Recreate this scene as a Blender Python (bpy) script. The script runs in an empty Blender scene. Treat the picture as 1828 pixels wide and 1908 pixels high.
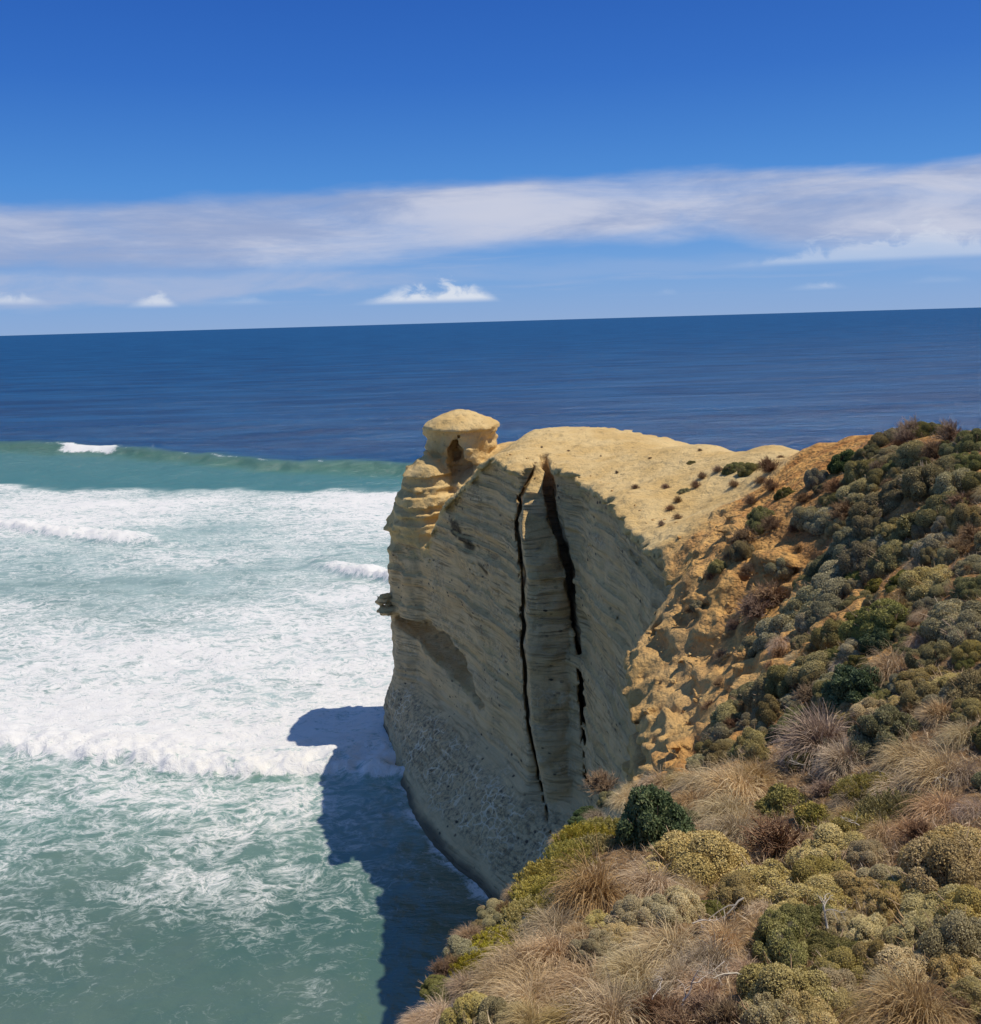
import bpy, math, random
import numpy as np
from mathutils import Vector, Matrix

random.seed(7)
RNG = np.random.default_rng(11)
scene = bpy.context.scene
COL = scene.collection

# ------------------------------------------------------------------ camera
EYE_H = 60.0                       # metres above the sea
PITCH, ROLL = math.radians(11.0), math.radians(-1.66)
cam_data = bpy.data.cameras.new("camera")
cam_data.sensor_fit = 'HORIZONTAL'
cam_data.sensor_width = 36.0
cam_data.lens = 36.0 * 1830.0 / 1828.0
cam_data.clip_start = 0.1
cam_data.clip_end = 200000.0
cam = bpy.data.objects.new("camera", cam_data)
COL.objects.link(cam)
cam.matrix_world = (Matrix.Translation((0, 0, EYE_H)) @ Matrix.Rotation(math.pi / 2 - PITCH, 4, 'X')
                    @ Matrix.Rotation(ROLL, 4, 'Z'))
scene.camera = cam

# ------------------------------------------------------------------ exposure
scene.view_settings.view_transform = 'Standard'
scene.view_settings.look = 'None'
scene.view_settings.gamma = 1.0
scene.view_settings.exposure = 0.0
scene.view_settings.use_curve_mapping = False

# ------------------------------------------------------------------ sun
SUN_EL = math.radians(64.0)
SUN_TO = Vector((math.cos(SUN_EL) * math.cos(math.radians(0)), math.cos(SUN_EL) * math.sin(math.radians(0)), math.sin(SUN_EL)))
sun_data = bpy.data.lights.new("sun", 'SUN')
sun_data.energy = 4.1
sun_data.angle = math.radians(0.5)
sun_data.color = (1.0, 0.92, 0.78)
sun = bpy.data.objects.new("sun", sun_data)
COL.objects.link(sun)
sun.rotation_euler = SUN_TO.to_track_quat('Z', 'Y').to_euler()


# ------------------------------------------------------------------ node helpers
class NT:
    def __init__(self, tree):
        self.t = tree
        tree.nodes.clear()

    def n(self, typ, _props=None, **ins):
        nd = self.t.nodes.new(typ)
        for k, v in (_props or {}).items():
            setattr(nd, k, v)
        for k, v in ins.items():
            key = int(k[1:]) if k[0] == 'i' and k[1:].isdigit() else k.replace('_', ' ')
            s = nd.inputs[key]
            if hasattr(v, 'is_linked') or isinstance(v, bpy.types.NodeSocket):
                self.t.links.new(v, s)
            else:
                s.default_value = v
        return nd

    def math(self, op, a, b=0.0, c=0.0, clamp=False):
        nd = self.t.nodes.new('ShaderNodeMath')
        nd.operation = op
        nd.use_clamp = clamp
        for i, v in enumerate((a, b, c)):
            if isinstance(v, bpy.types.NodeSocket):
                self.t.links.new(v, nd.inputs[i])
            else:
                nd.inputs[i].default_value = v
        return nd.outputs[0]

    def smooth(self, v, lo, hi, a=0.0, b=1.0):
        nd = self.n('ShaderNodeMapRange', {'interpolation_type': 'SMOOTHSTEP'}, Value=v, From_Min=lo, From_Max=hi, To_Min=a, To_Max=b)
        return nd.outputs[0]

    def lin(self, v, lo, hi, a=0.0, b=1.0):
        return self.n('ShaderNodeMapRange', None, Value=v, From_Min=lo, From_Max=hi, To_Min=a, To_Max=b).outputs[0]

    def mix(self, f, a, b, blend='MIX'):
        nd = self.t.nodes.new('ShaderNodeMix')
        nd.data_type = 'RGBA'
        nd.blend_type = blend
        for s, v in ((nd.inputs[0], f), (nd.inputs[6], a), (nd.inputs[7], b)):
            if isinstance(v, bpy.types.NodeSocket):
                self.t.links.new(v, s)
            else:
                s.default_value = v if isinstance(v, float) else (tuple(v) + (1.0,) if len(v) == 3 else v)
        return nd.outputs[2]

    def noise(self, vec, scale, detail=4.0, rough=0.55, dist=0.0, lac=2.0):
        return self.n('ShaderNodeTexNoise', None, Vector=vec, Scale=scale, Detail=detail, Roughness=rough, Distortion=dist, Lacunarity=lac).outputs[0]

    def mapping(self, vec, loc=(0, 0, 0), rot=(0, 0, 0), scale=(1, 1, 1)):
        return self.n('ShaderNodeMapping', None, Vector=vec, Location=loc, Rotation=rot, Scale=scale).outputs[0]

    def ramp(self, fac, stops):
        nd = self.t.nodes.new('ShaderNodeValToRGB')
        self.t.links.new(fac, nd.inputs[0])
        e = nd.color_ramp.elements
        while len(e) < len(stops):
            e.new(0.5)
        for el, (p, c) in zip(e, stops):
            el.position = p
            el.color = tuple(c) + (1.0,)
        return nd.outputs[0]


def new_mat(name):
    m = bpy.data.materials.new(name)
    m.use_nodes = True
    return m, NT(m.node_tree)


# ------------------------------------------------------------------ sky
world = bpy.data.worlds.new("World")
scene.world = world
world.use_nodes = True
w = NT(world.node_tree)
skyn = w.n('ShaderNodeTexSky', {'sky_type': 'NISHITA', 'sun_disc': False})
skyn.sun_elevation = SUN_EL
skyn.sun_rotation = math.atan2(SUN_TO.x, SUN_TO.y)
skyn.altitude = 60.0
skyn.air_density = 1.0
skyn.dust_density = 0.2
skyn.ozone_density = 3.0
tc = w.n('ShaderNodeTexCoord').outputs['Generated']
sep = w.n('ShaderNodeSeparateXYZ', None, Vector=tc)
X, Y, Z = sep.outputs
rad = w.math('SQRT', w.math('ADD', w.math('MULTIPLY', X, X), w.math('MULTIPLY', Y, Y)))
EL = w.math('DIVIDE', Z, w.math('MAXIMUM', rad, 0.01))       # tangent of elevation
AZ = w.math('ARCTAN2', X, Y)                                 # 0 straight ahead, + right
hsv = w.n('ShaderNodeHueSaturation', None, Hue=0.5, Saturation=1.22, Value=0.92, Color=skyn.outputs[0])
sky_col = w.ramp(w.lin(w.n('ShaderNodeMath', {'operation': 'SQRT'}, i0=w.n('ShaderNodeMath', {'operation': 'MAXIMUM'}, i0=w.n('ShaderNodeSeparateXYZ', None, Vector=w.n('ShaderNodeTexCoord').outputs['Generated']).outputs[2], i1=0.0).outputs[0]).outputs[0], 0.0, 1.0),
                 [(0.0, (0.190, 0.365, 0.700)), (0.22, (0.120, 0.315, 0.71)), (0.36, (0.052, 0.235, 0.665)), (0.47, (0.020, 0.135, 0.545)), (0.55, (0.012, 0.095, 0.46)), (0.75, (0.065, 0.165, 0.42)), (1.0, (0.10, 0.19, 0.40))])
gain = w.mix(1.0, sky_col, tuple(1.0 / 0.12 for _ in range(3)), 'MULTIPLY')
base_sky = w.mix(0.86, hsv.outputs[0], gain)
# cloud coordinates
cv = w.n('ShaderNodeCombineXYZ', None, X=AZ, Y=EL, Z=0.0).outputs[0]
SKY_K = 0.12
# warps
wob = w.noise(w.mapping(cv, scale=(3.0, 6.0, 1.0)), 1.0, 3.0, 0.5)
wob2 = w.noise(w.mapping(cv, loc=(4.1, 2.2, 0), scale=(9.0, 40.0, 1.0)), 1.0, 6.0, 0.55)
elw = w.math('ADD', EL, w.math('ADD', w.math('MULTIPLY_ADD', wob, 0.018, -0.009), w.math('MULTIPLY_ADD', wob2, 0.024, -0.012)))
# main bank
bottom = w.smooth(AZ, -0.25, 0.12, 0.053, 0.071)
bottom = w.math('ADD', bottom, w.smooth(AZ, 0.20, 0.34, 0.0, -0.022))
lo = w.smooth(w.math('SUBTRACT', elw, bottom), -0.006, 0.020)
top = w.math('ADD', w.smooth(AZ, -0.50, 0.05, 0.117, 0.139), w.smooth(AZ, 0.2, 0.5, 0.0, -0.011))
hi = w.smooth(w.math('SUBTRACT', top, elw), -0.002, 0.014)
bank = w.math('MULTIPLY', lo, hi)
tex = w.noise(w.mapping(cv, loc=(1.3, 0.4, 0), rot=(0, 0, -0.05), scale=(5.0, 26.0, 1.0)), 1.0, 9.0, 0.64, 0.6)
dens = w.math('MULTIPLY', bank, w.smooth(tex, 0.22, 0.58, 0.55, 1.0))
gap = w.noise(w.mapping(cv, loc=(7.7, 3.4, 0), scale=(3.5, 20.0, 1.0)), 1.0, 3.0, 0.5)
dens = w.math('MULTIPLY', dens, w.smooth(gap, 0.28, 0.60, 0.78, 0.97))
# thin lower veil on the left
veil = w.math('MULTIPLY', w.smooth(w.math('SUBTRACT', elw, w.smooth(AZ, -0.45, 0.0, 0.024, 0.036)), -0.004, 0.006),
              w.smooth(w.math('SUBTRACT', 0.058, elw), -0.003, 0.010))
veil = w.math('MULTIPLY', veil, w.smooth(AZ, -0.16, 0.05, 1.0, 0.3))
veil = w.math('MULTIPLY', veil, w.smooth(tex, 0.30, 0.62, 0.3, 0.8))
# thin streaks on the right between the bank and the horizon
stk = w.noise(w.mapping(cv, loc=(2.3, 9.4, 0), rot=(0, 0, -0.06), scale=(5.0, 90.0, 1.0)), 1.0, 4.0, 0.6)
streak = w.math('MULTIPLY', w.math('MULTIPLY', w.smooth(stk, 0.50, 0.75), 0.35),
                w.math('MULTIPLY', w.smooth(EL, 0.012, 0.03), w.smooth(EL, 0.10, 0.06)))
low_haze = w.smooth(EL, 0.05, 0.0, 0.0, 0.16)


def puff(az0, az1, el0, el1, seed, strength):
    """A small cumulus: flat base, ragged top."""
    ca, ha = (az0 + az1) / 2, (az1 - az0) / 2
    nz = w.noise(w.mapping(cv, loc=(seed, seed * 1.7, 0), scale=(34.0, 70.0, 1.0)), 1.0, 8.0, 0.58, 0.5)
    nx = w.math('DIVIDE', w.math('SUBTRACT', AZ, ca), ha)
    nx = nx
    env = w.math('SUBTRACT', 1.0, w.math('MULTIPLY', nx, nx))
    h = w.math('MULTIPLY', w.math('MULTIPLY', env, el1 - el0), w.math('MULTIPLY', w.smooth(nz, 0.25, 0.75, 0.35, 1.25), w.smooth(nx, -1.0, 0.6, 0.55, 1.15)))
    up_ = w.smooth(w.math('SUBTRACT', w.math('ADD', h, el0), EL), -0.003, 0.010)
    dn_ = w.smooth(EL, el0 - 0.003, el0 + 0.004)
    return w.math('MULTIPLY', w.math('MULTIPLY', up_, dn_), strength)


puffs = puff(-0.125, 0.015, 0.0205, 0.042, 3.3, 0.95)
for a in ((0.235, 0.50, 0.045, 0.078, 6.4, 0.42), (-0.27, -0.21, 0.024, 0.031, 4.9, 0.4), (-0.475, -0.41, 0.028, 0.040, 1.1, 0.75), (-0.34, -0.295, 0.023, 0.037, 5.2, 0.75), (0.295, 0.345, 0.022, 0.031, 7.9, 0.55),
          (-0.50, -0.46, 0.030, 0.040, 8.3, 0.6), (0.17, 0.19, 0.022, 0.028, 2.6, 0.35), (0.40, 0.45, 0.024, 0.030, 9.1, 0.3)):
    puffs = w.math('MAXIMUM', puffs, puff(*a))
light_n = w.noise(w.mapping(cv, loc=(0.2, 5.5, 0), rot=(0, 0, -0.05), scale=(4.5, 24.0, 1.0)), 1.0, 10.0, 0.63, 0.5)
light_n = w.math('ADD', light_n, w.math('MULTIPLY', w.smooth(w.math('SUBTRACT', top, elw), 0.0, 0.03, -1.0, 0.0), 0.12))
cl_bright = tuple(c / SKY_K for c in (0.58, 0.61, 0.735))
cl_dull = tuple(c / SKY_K for c in (0.315, 0.395, 0.61))
cl_white = tuple(c / SKY_K for c in (0.70, 0.75, 0.84))
light_n = w.math('ADD', light_n, w.smooth(AZ, -0.40, 0.05, -0.05, 0.07))
cloud_col = w.mix(w.smooth(light_n, 0.34, 0.68), cl_dull, cl_bright)
c1 = w.mix(low_haze, base_sky, tuple(c / SKY_K for c in (0.36, 0.46, 0.66)))
c2 = w.mix(w.math('MAXIMUM', streak, veil), c1, tuple(c / SKY_K for c in (0.40, 0.48, 0.68)))
c3 = w.mix(dens, c2, cloud_col)
c4 = w.mix(puffs, c3, cl_white)
bgn = w.n('ShaderNodeBackground', None, Color=c4, Strength=SKY_K)
outw = w.n('ShaderNodeOutputWorld', None, Surface=bgn.outputs[0])


# ------------------------------------------------------------------ numeric helpers
def lerp(a, b, t):
    return a + (b - a) * t


def sstep(x, a, b):
    t = np.clip((x - a) / (b - a), 0, 1)
    return t * t * (3 - 2 * t)


def _hash(ix, iy, iz, seed):
    h = (ix.astype(np.uint32) * np.uint32(374761393) + iy.astype(np.uint32) * np.uint32(668265263)
         + iz.astype(np.uint32) * np.uint32(2147483647 - 97) + np.uint32(seed * 974711 + 13))
    h = (h ^ (h >> np.uint32(13))) * np.uint32(1274126177)
    h = (h ^ (h >> np.uint32(16))) * np.uint32(2246822519)
    return ((h ^ (h >> np.uint32(15))) & np.uint32(0xFFFFFF)).astype(np.float32) / np.float32(0xFFFFFF)


def vnoise(x, y, z, seed=0):
    """Value noise 0..1 at points."""
    xf, yf, zf = np.floor(x), np.floor(y), np.floor(z)
    ix, iy, iz = xf.astype(np.int64), yf.astype(np.int64), zf.astype(np.int64)
    u, v, w_ = x - xf, y - yf, z - zf
    u, v, w_ = (t * t * (3 - 2 * t) for t in (u, v, w_))
    r = 0
    for dx in (0, 1):
        for dy in (0, 1):
            for dz in (0, 1):
                r = r + _hash(ix + dx, iy + dy, iz + dz, seed) * ((u if dx else 1 - u) * (v if dy else 1 - v) * (w_ if dz else 1 - w_))
    return r


def fbm(x, y, z, seed=0, oct=4, gain=0.5):
    s, a, n = 0, 1.0, 0
    for o in range(oct):
        f = 2.03 ** o
        s = s + a * vnoise(x * f, y * f, z * f, seed + o)
        n += a
        a *= gain
    return s / n


class Slab:
    """3-D value noise evaluated slice by slice through separable weights."""

    def __init__(self, xs, ys, zs, scale, seed):
        sx, sy, sz = scale
        r = np.random.default_rng(seed)

        def W(c, s):
            q = (c - c[0]) / s
            i = np.floor(q).astype(int)
            f = q - i
            f = f * f * (3 - 2 * f)
            n = i.max() + 2
            m = np.zeros((len(c), n), np.float32)
            m[np.arange(len(c)), i] = 1 - f
            m[np.arange(len(c)), i + 1] = f
            return m
        self.wx, self.wy, self.wz = W(xs, sx), W(ys, sy), W(zs, sz)
        self.L = (r.random((self.wz.shape[1], self.wx.shape[1], self.wy.shape[1]), dtype=np.float32) - 0.5) * 2

    def __call__(self, k):
        i = np.nonzero(self.wz[k])[0]
        lat = sum(self.L[j] * self.wz[k, j] for j in i)
        return self.wx @ lat @ self.wy.T


def poly_sd(px, py, poly):
    """Signed distance to a polygon, negative inside."""
    poly = np.asarray(poly, np.float32)
    d = np.full(px.shape, 1e9, np.float32)
    ins = np.zeros(px.shape, bool)
    a = poly
    b = np.roll(poly, -1, 0)
    for (ax, ay), (bx, by) in zip(a, b):
        ex, ey = bx - ax, by - ay
        t = np.clip(((px - ax) * ex + (py - ay) * ey) / (ex * ex + ey * ey + 1e-9), 0, 1)
        dx, dy = px - ax - t * ex, py - ay - t * ey
        d = np.minimum(d, dx * dx + dy * dy)
        c = ((ay > py) != (by > py)) & (px < (bx - ax) * (py - ay) / (by - ay + 1e-12) + ax)
        ins ^= c
    return np.where(ins, -np.sqrt(d), np.sqrt(d)).astype(np.float32)


def smin(a, b, k):
    h = np.clip(0.5 + 0.5 * (b - a) / k, 0, 1)
    return b + (a - b) * h - k * h * (1 - h)


def smax(a, b, k):
    return -smin(-a, -b, k)


# ------------------------------------------------------------------ the land: top surface
CTRL = np.array([
    (0.8, 110, 45.2), (5.3, 103, 45.2), (9.4, 98, 45), (11.4, 80, 44.9), (11.5, 65, 44.4), (12.2, 58, 44.8),
    (-6.6, 126, 35.5), (-2.8, 118, 40.7), (1.1, 130, 42.2), (-11.2, 138, 37.5), (-13.9, 138.5, 29.5), (-12.6, 137.5, 33.5),
    (-6.5, 133.5, 32), (-3, 130, 37), (-5, 130, 34.5), (0.5, 135, 41.5), (3.5, 136, 43), (-8, 146, 37), (0, 145, 41.5), (-10, 132, 29), (-12, 143, 36),
    (1.9, 128, 43.2), (5.1, 124, 45.9), (13.5, 117, 46.3), (16.9, 110, 46.2), (22.1, 98, 47.2), (25.5, 86, 48.5),
    (7.5, 112, 45.6), (10, 106, 45.3), (3.5, 117, 45.3),
    (25, 66, 51.6), (24.8, 74, 50.2), (24, 54, 53.0), (24.3, 59, 52.4), (23.2, 46, 53.5),
    (10.2, 56, 43.1), (8.3, 58, 40.2), (7.4, 50, 38.6), (7.1, 42, 39.4),
    (16.8, 62, 47.6), (19.5, 60, 49.6), (12.7, 52, 45.1), (10.4, 48, 42), (11.5, 42, 44.2), (8.3, 40, 41.8), (16.4, 50, 47), (12.8, 40, 46.1),
    (16.3, 76, 44.9), (14.6, 92, 45.5), (19.9, 82, 46.9), (20.7, 72, 47.6),
    (19.7, 45, 51.6), (19.4, 38, 51.6), (17.4, 42, 49), (16, 31, 50.5), (13.2, 34, 48), (8.9, 32, 45), (11.8, 22.5, 50.2), (9.5, 24, 48.5), (6.4, 23, 47.6),
    (4.6, 27, 46.2), (1.9, 22, 47.7), (.7, 18.5, 48.3), (-.3, 16.5, 49), (-.9, 14, 49.6), (-1.5, 12, 50.3),
    (2.8, 17.5, 49.2), (2.2, 14, 50), (1.8, 11.5, 50.5), (5.8, 17, 49.4), (4.6, 13.5, 50.3), (3.8, 11, 50.9),
    (9, 17, 50.4), (7, 13, 50.9), (5.8, 10.5, 51.1),
    (0, 5, 54.6), (8, 5, 54.6), (0, 0, 58.4), (6, 0, 58.4), (-2, 6, 53.5), (0, -8, 58.4), (16, 0, 58), (16, 8, 53.5), (18, 18, 51.5),
    # beyond the ridge the ground falls away to the far shore
    (30, 40, 53.3), (34, 50, 51.5), (33, 62, 49.5), (34, 78, 45.5), (32, 90, 44), (27, 102, 43.5), (46, 50, 45), (46, 20, 50), (46, 0, 54), (30, 20, 52),
    (44, 75, 42), (30, 0, 57),
], np.float64)


def _rbf_fit(c, mq=1.6):
    d = np.sqrt(((c[:, None, :2] - c[None, :, :2]) ** 2).sum(-1) + mq * mq)
    n = len(c)
    A = np.zeros((n + 3, n + 3))
    A[:n, :n] = d - np.eye(n) * 0.06
    A[:n, n] = 1
    A[:n, n + 1:] = c[:, :2]
    A[n:, :n] = A[:n, n:].T
    b = np.zeros(n + 3)
    b[:n] = c[:, 2]
    return np.linalg.solve(A, b)


_RW = _rbf_fit(CTRL)


def h_smooth(x, y):
    x = np.asarray(x, np.float64)
    y = np.asarray(y, np.float64)
    r = _RW[-3] + _RW[-2] * x + _RW[-1] * y
    for (cx, cy, _), wt in zip(CTRL, _RW[:len(CTRL)]):
        r = r + wt * np.sqrt((x - cx) ** 2 + (y - cy) ** 2 + 1.6 * 1.6)
    return r


UPPER = [(-15.4, 139.5), (-14.2, 137.2), (-11, 134.5), (-5.2, 124.5), (-2.3, 117.5), (0.8, 110.2), (3.1, 103.0), (3.5, 102.6), (6.2, 102.4), (6.8, 101.2),
         (9.1, 97.6), (11.1, 81), (11.9, 67), (12.5, 60.8), (11.8, 58.4), (9.8, 56.6), (8.0, 54.5), (7.4, 49), (7.0, 42), (5.9, 33), (4.9, 27), (2.4, 22), (1.15, 18.5),
         (.3, 16.5), (-.35, 14), (-.95, 12), (-1.9, 8), (-4, 0), (-4, -20), (70, -20), (70, 50), (48, 62), (40, 80), (34, 96), (26, 108),
         (17, 119), (10, 128), (6, 138), (1.5, 146), (-4, 149), (-11, 148), (-14.8, 144)]
FOOT = [(-17.4, 141), (-14.5, 126.2), (-11, 113.9), (-8.6, 107.3), (-5.2, 101.2), (-1.6, 95.2), (2, 88), (5, 78), (6, 65), (6, 50), (5.5, 42), (4.5, 33), (3.6, 27), (1.4, 21),
        (0, 17), (-1.4, 13), (-2.6, 8), (-5, 0), (-5, -20), (72, -20), (72, 52), (50, 66), (42, 84), (35, 100), (27, 111),
        (18, 122), (11, 131), (7, 141), (2, 149), (-4, 151.5), (-12, 150), (-16.5, 146)]

VX = 0.24
gx = np.arange(-19.5, 47.0, VX, dtype=np.float32)
gy = np.arange(-9.0, 153.5, VX, dtype=np.float32)
gz = np.arange(-1.6, 59.6, VX, dtype=np.float32)
GX, GY = np.meshgrid(gx, gy, indexing='ij')
H2 = h_smooth(GX, GY).astype(np.float32)
SU = poly_sd(GX, GY, UPPER)
SF = poly_sd(GX, GY, FOOT)
# lumpy relief of the top: rough on the orange slope, calmer on the pale plateau
steep = sstep(GX - (11 + (GY - 63) * 0.64), -6, 3) * sstep(GY, 30, 36) * (1 - sstep(GY, 66, 84))
n_a = fbm(GX / 1.9, GY / 1.9, GX * 0, 21, 4, .55) - .5
n_b = fbm(GX / 5.5, GY / 5.5, GX * 0, 31, 3) - .5
ridged = np.abs(fbm(GX / 1.5 + GY / 4, GY / 3.5, GX * 0, 41, 4, .6) - .5)
rough = sstep(GY, 30, 38) * (1 - sstep(GY, 60, 72)) * (1 - sstep(GX, 14.5, 18.5))
H2 = H2 + n_a * lerp(0.35, 0.9, rough) + n_b * 0.5 + (ridged - .12) * 2.2 * rough
H_TERRAIN = H2.copy()

noises = {
    'big': Slab(gx, gy, gz, (5.0, 5.0, 6.0), 1),
    'mid': Slab(gx, gy, gz, (1.7, 1.7, 1.1), 2),
    'fin': Slab(gx, gy, gz, (0.62, 0.62, 0.40), 3),
    'bed': Slab(gx, gy, gz, (9.0, 9.0, 0.55), 4),
    'pit': Slab(gx, gy, gz, (0.9, 0.9, 0.8), 5),
    'wav': Slab(gx, gy, gz, (7.0, 7.0, 30.0), 6),
}
r_bed = np.random.default_rng(5)
bed_z = np.cumsum(r_bed.uniform(0.35, 1.7, 60)) - 1.5
bed_v = r_bed.uniform(-1, 1, 60)

D = np.empty((len(gx), len(gy), len(gz)), np.float32)
left_wall = sstep(GY, 99, 103)                       # the banded seaward panel
plat = 1 - rough


def seg(z, pts):
    zz, vv = zip(*sorted(pts))
    return float(np.interp(z, zz, vv))


LC = [(44.5, 4.7), (41.5, 3.3), (37.4, 2.85), (33, 3.3), (25, 3.15), (16, 3.5), (8, 4.85), (3, 6.2)]
RC = [(46, 5.7), (40, 5.95), (34, 7.6), (25.6, 8.4), (17, 9.15), (13, 9.5), (5, 10)]
for k, z in enumerate(gz):
    big, mid, fin, bed, pit, wav = (noises[q](k) for q in ('big', 'mid', 'fin', 'bed', 'pit', 'wav'))
    fw = float(np.interp(z, [0, 6.4, 8.6], [0, .62, 1.0]))
    d = lerp(SF, SU, fw)
    # beds: hard courses stand out, soft ones are cut back
    zi = np.searchsorted(bed_z, z + wav * 0.5)
    bedv = bed_v[np.clip(zi, 0, 59)]
    amp = 0.36 if z > 8 else 0.14
    near_k = sstep(GY, 30, 38)
    wall = -bedv * amp * (.4 + .6 * near_k) * (0.7 + 0.5 * wav) - bed * 0.16 - mid * 0.16 - fin * 0.10 - big * (0.15 + 0.40 * near_k)
    # honeycomb pits of the lower apron
    hon2 = float(sstep(np.float32(z), 1.5, 3.0))
    honey = 0.75 * float(sstep(np.float32(z), 1.5, 3.0) * (1 - sstep(np.float32(z), 7.0, 8.2)))
    wall = wall + rough * (np.abs(mid) * -0.8 + .3 - big * .6 - pit * .55 - fin * .45 - bedv * .35)
    wall = wall + np.clip(pit - 0.12, 0, 1) * 0.75 * honey
    # smooth grey ledge above it
    d = d + wall * (0.35 if 7.6 < z < 9.2 else 1.0)
    # dark recess under the shoulder
    if 8 < z < 25:
        for (ex, ey, ez, rx, rz) in ((-13.2, 136.0, 17.6, 3.0, 1.2), (-11, 134.0, 17.2, 3.2, 1.7), (-8.8, 131, 17.0, 3.8, 2.3), (-6.9, 127.6, 16.4, 4.0, 2.5), (-5.2, 124.3, 15.4, 3.7, 2.3), (-3.7, 121, 14.2, 2.8, 1.6), (-2.4, 117.8, 13.0, 2.2, .9)):
            q = np.sqrt(((GX - ex) / rx) ** 2 + ((GY - ey) / rx) ** 2 + ((z - ez) / rz) ** 2)
            d = smax(d, (1 - q) * min(rx, rz) * 0.9 - fin * .12 - mid * .2, 0.3)
    top = (z - (H2 + fin * (0.12 + .30 * rough) + rough * (.30 - np.abs(mid) * .7 - pit * .6 + bedv * .3))) * 0.8
    body = smax(d, top, 0.45)
    # brow of crusted soil standing out over the wall
    brow = np.abs(z - (H2 - 0.36)) - 0.34 + fin * .16
    if z > 30:
        body = np.minimum(body, np.maximum(np.maximum(brow, SU - 0.75 + mid * 0.6 + fin * .35), -SU - 3) + np.where(GY > 56, 0, 9))
    # the pillar between the two cracks
    if z < 47:
        xl, xr = seg(z, LC), seg(z, RC)
        yf = 99.5 + 0.10 * (GX - .5 * (xl + xr)) ** 2 + 0.45 * big + 0.40 * mid + fin * .1 - 0.18 * bedv * (1 if abs(z - 33.4) > .5 and abs(z - 29) > .4 else 3)
        yf = yf - 1.4 * max(0, (8 - z) / 8)
        pil = smax(np.maximum(xl + .25 - GX, GX - xr), np.maximum(yf - GY, GY - 106), .7)
        if z > 36:
            # sloping sun-struck shelf at its head
            cut = (GY - 99.7) * -0.60 + (z - 37.2) * 0.60 + (GX - 4.2) * 0.30 + mid * .25
            pil = smax(pil, cut.astype(np.float32), .3)
        pil = np.maximum(pil, top)
        body = smin(body, pil, 0.15)
        if z > 37:
            cut2 = (GY - 99.8) * -0.72 + (z - 38.4) * 0.52 + (GX - 4.2) * 0.22 + mid * .22 + fin * .08
            cut2 = np.maximum(np.minimum(cut2, np.minimum(GX - xl, xr + .6 - GX)), -9)
            cut2 = np.where((GY > 98) & (GY < 105), cut2, -9).astype(np.float32)
            body = np.where(cut2 > -3, smax(body, cut2, .15), body)
        cw = 0.22 + 0.10 * mid + .06 * fin
        crk = np.maximum(np.abs(GX - xl - mid * .22 - .05) - cw * (1.0 if z > 14 else max(.25, z / 14)), GY - 107)
        crk = np.maximum(crk, 96 - GY)
        body = np.maximum(body, -crk) if z < 44.6 else body
        cw2 = (0.42 if z > 22 else .24 + .18 * z / 22) + (0.15 if 30 < z < 44 else 0)
        crk = np.maximum(np.abs(GX - xr - cw2 - mid * .35 - fin * .12) - cw2 - big * .12, GY - 108)
        crk = np.maximum(crk, (98.4 if z > 24 else 96) - GY)
        body = np.maximum(body, -crk) if z > 3 else body
    # the column of the tip, standing clear from its foot to the neck of the stack
    if z > 19:
        rc_ = np.hypot(GX + 8.8, GY - 137.6)
        cr = seg(z, [(19, 5.2), (24, 4.8), (30, 4.6), (34, 4.3), (36.5, 4.0), (38.3, 3.5), (39.8, 2.6), (41, 1.4), (42.5, 0), (60, -9)])
        body = smin(body, rc_ - cr + .45 * big + .4 * mid + .15 * fin - bedv * .42, .3)
    # the mushroom stack at the tip
    if z > 24:
        ang = np.arctan2(GY - 141, GX + 3.9)
        rr = np.hypot(GX + 3.9, GY - 141)
        lump = 0.45 * big + 0.42 * mid + 0.18 * fin
        neck = seg(z, [(24, 6.5), (33, 5.2), (36, 4.9), (40, 4.6), (43, 4.85), (44.8, 5.0), (45.1, 5.1), (60, 5.1)]) + bedv * .12
        st = rr - neck + lump + 0.5 * np.cos(ang * 3 + 1) * .6
        # hollow scooped from its near face
        q = np.sqrt(((GX + 4.7) / 1.15) ** 2 + ((GY - 136.8) / 4.2) ** 2 + ((z - 41.2 - (GX + 4.7) * .9) / 3.2) ** 2) + .30 * mid + .22 * fin + .15 * big
        st = smax(st, (1 - q) * 1.3, .12)
        q = np.sqrt(((GX + 3.3) / 1.6) ** 2 + ((GY - 136.6) / 3.6) ** 2 + ((z - 39.4) / 1.8) ** 2) + .30 * mid + .22 * fin
        st = smax(st, (1 - q) * 1.3, .12)
        q = np.sqrt(((GX + 8.9) / .6) ** 2 + ((GY - 137.0) / 1.4) ** 2 + ((z - 39.5) / 4.5) ** 2)
        st = smax(st, (1 - q) * .7, .2)
        if z > 44.7:
            zt = 45.2 + 2.4 * np.clip(1 - (rr / 6.0) ** 1.75, 0, 1) ** 0.9 + mid * .2 + fin * .16
            st = np.maximum(np.maximum(rr - 5.6 - 0.35 * mid - 0.3 * big - .2 * fin, z - zt), 45.0 + mid * .12 - z)
            st = np.where(z < 45.3, np.minimum(st, rr - 5.0 + lump), st)
        body = smin(body, st, 0.5)
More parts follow.
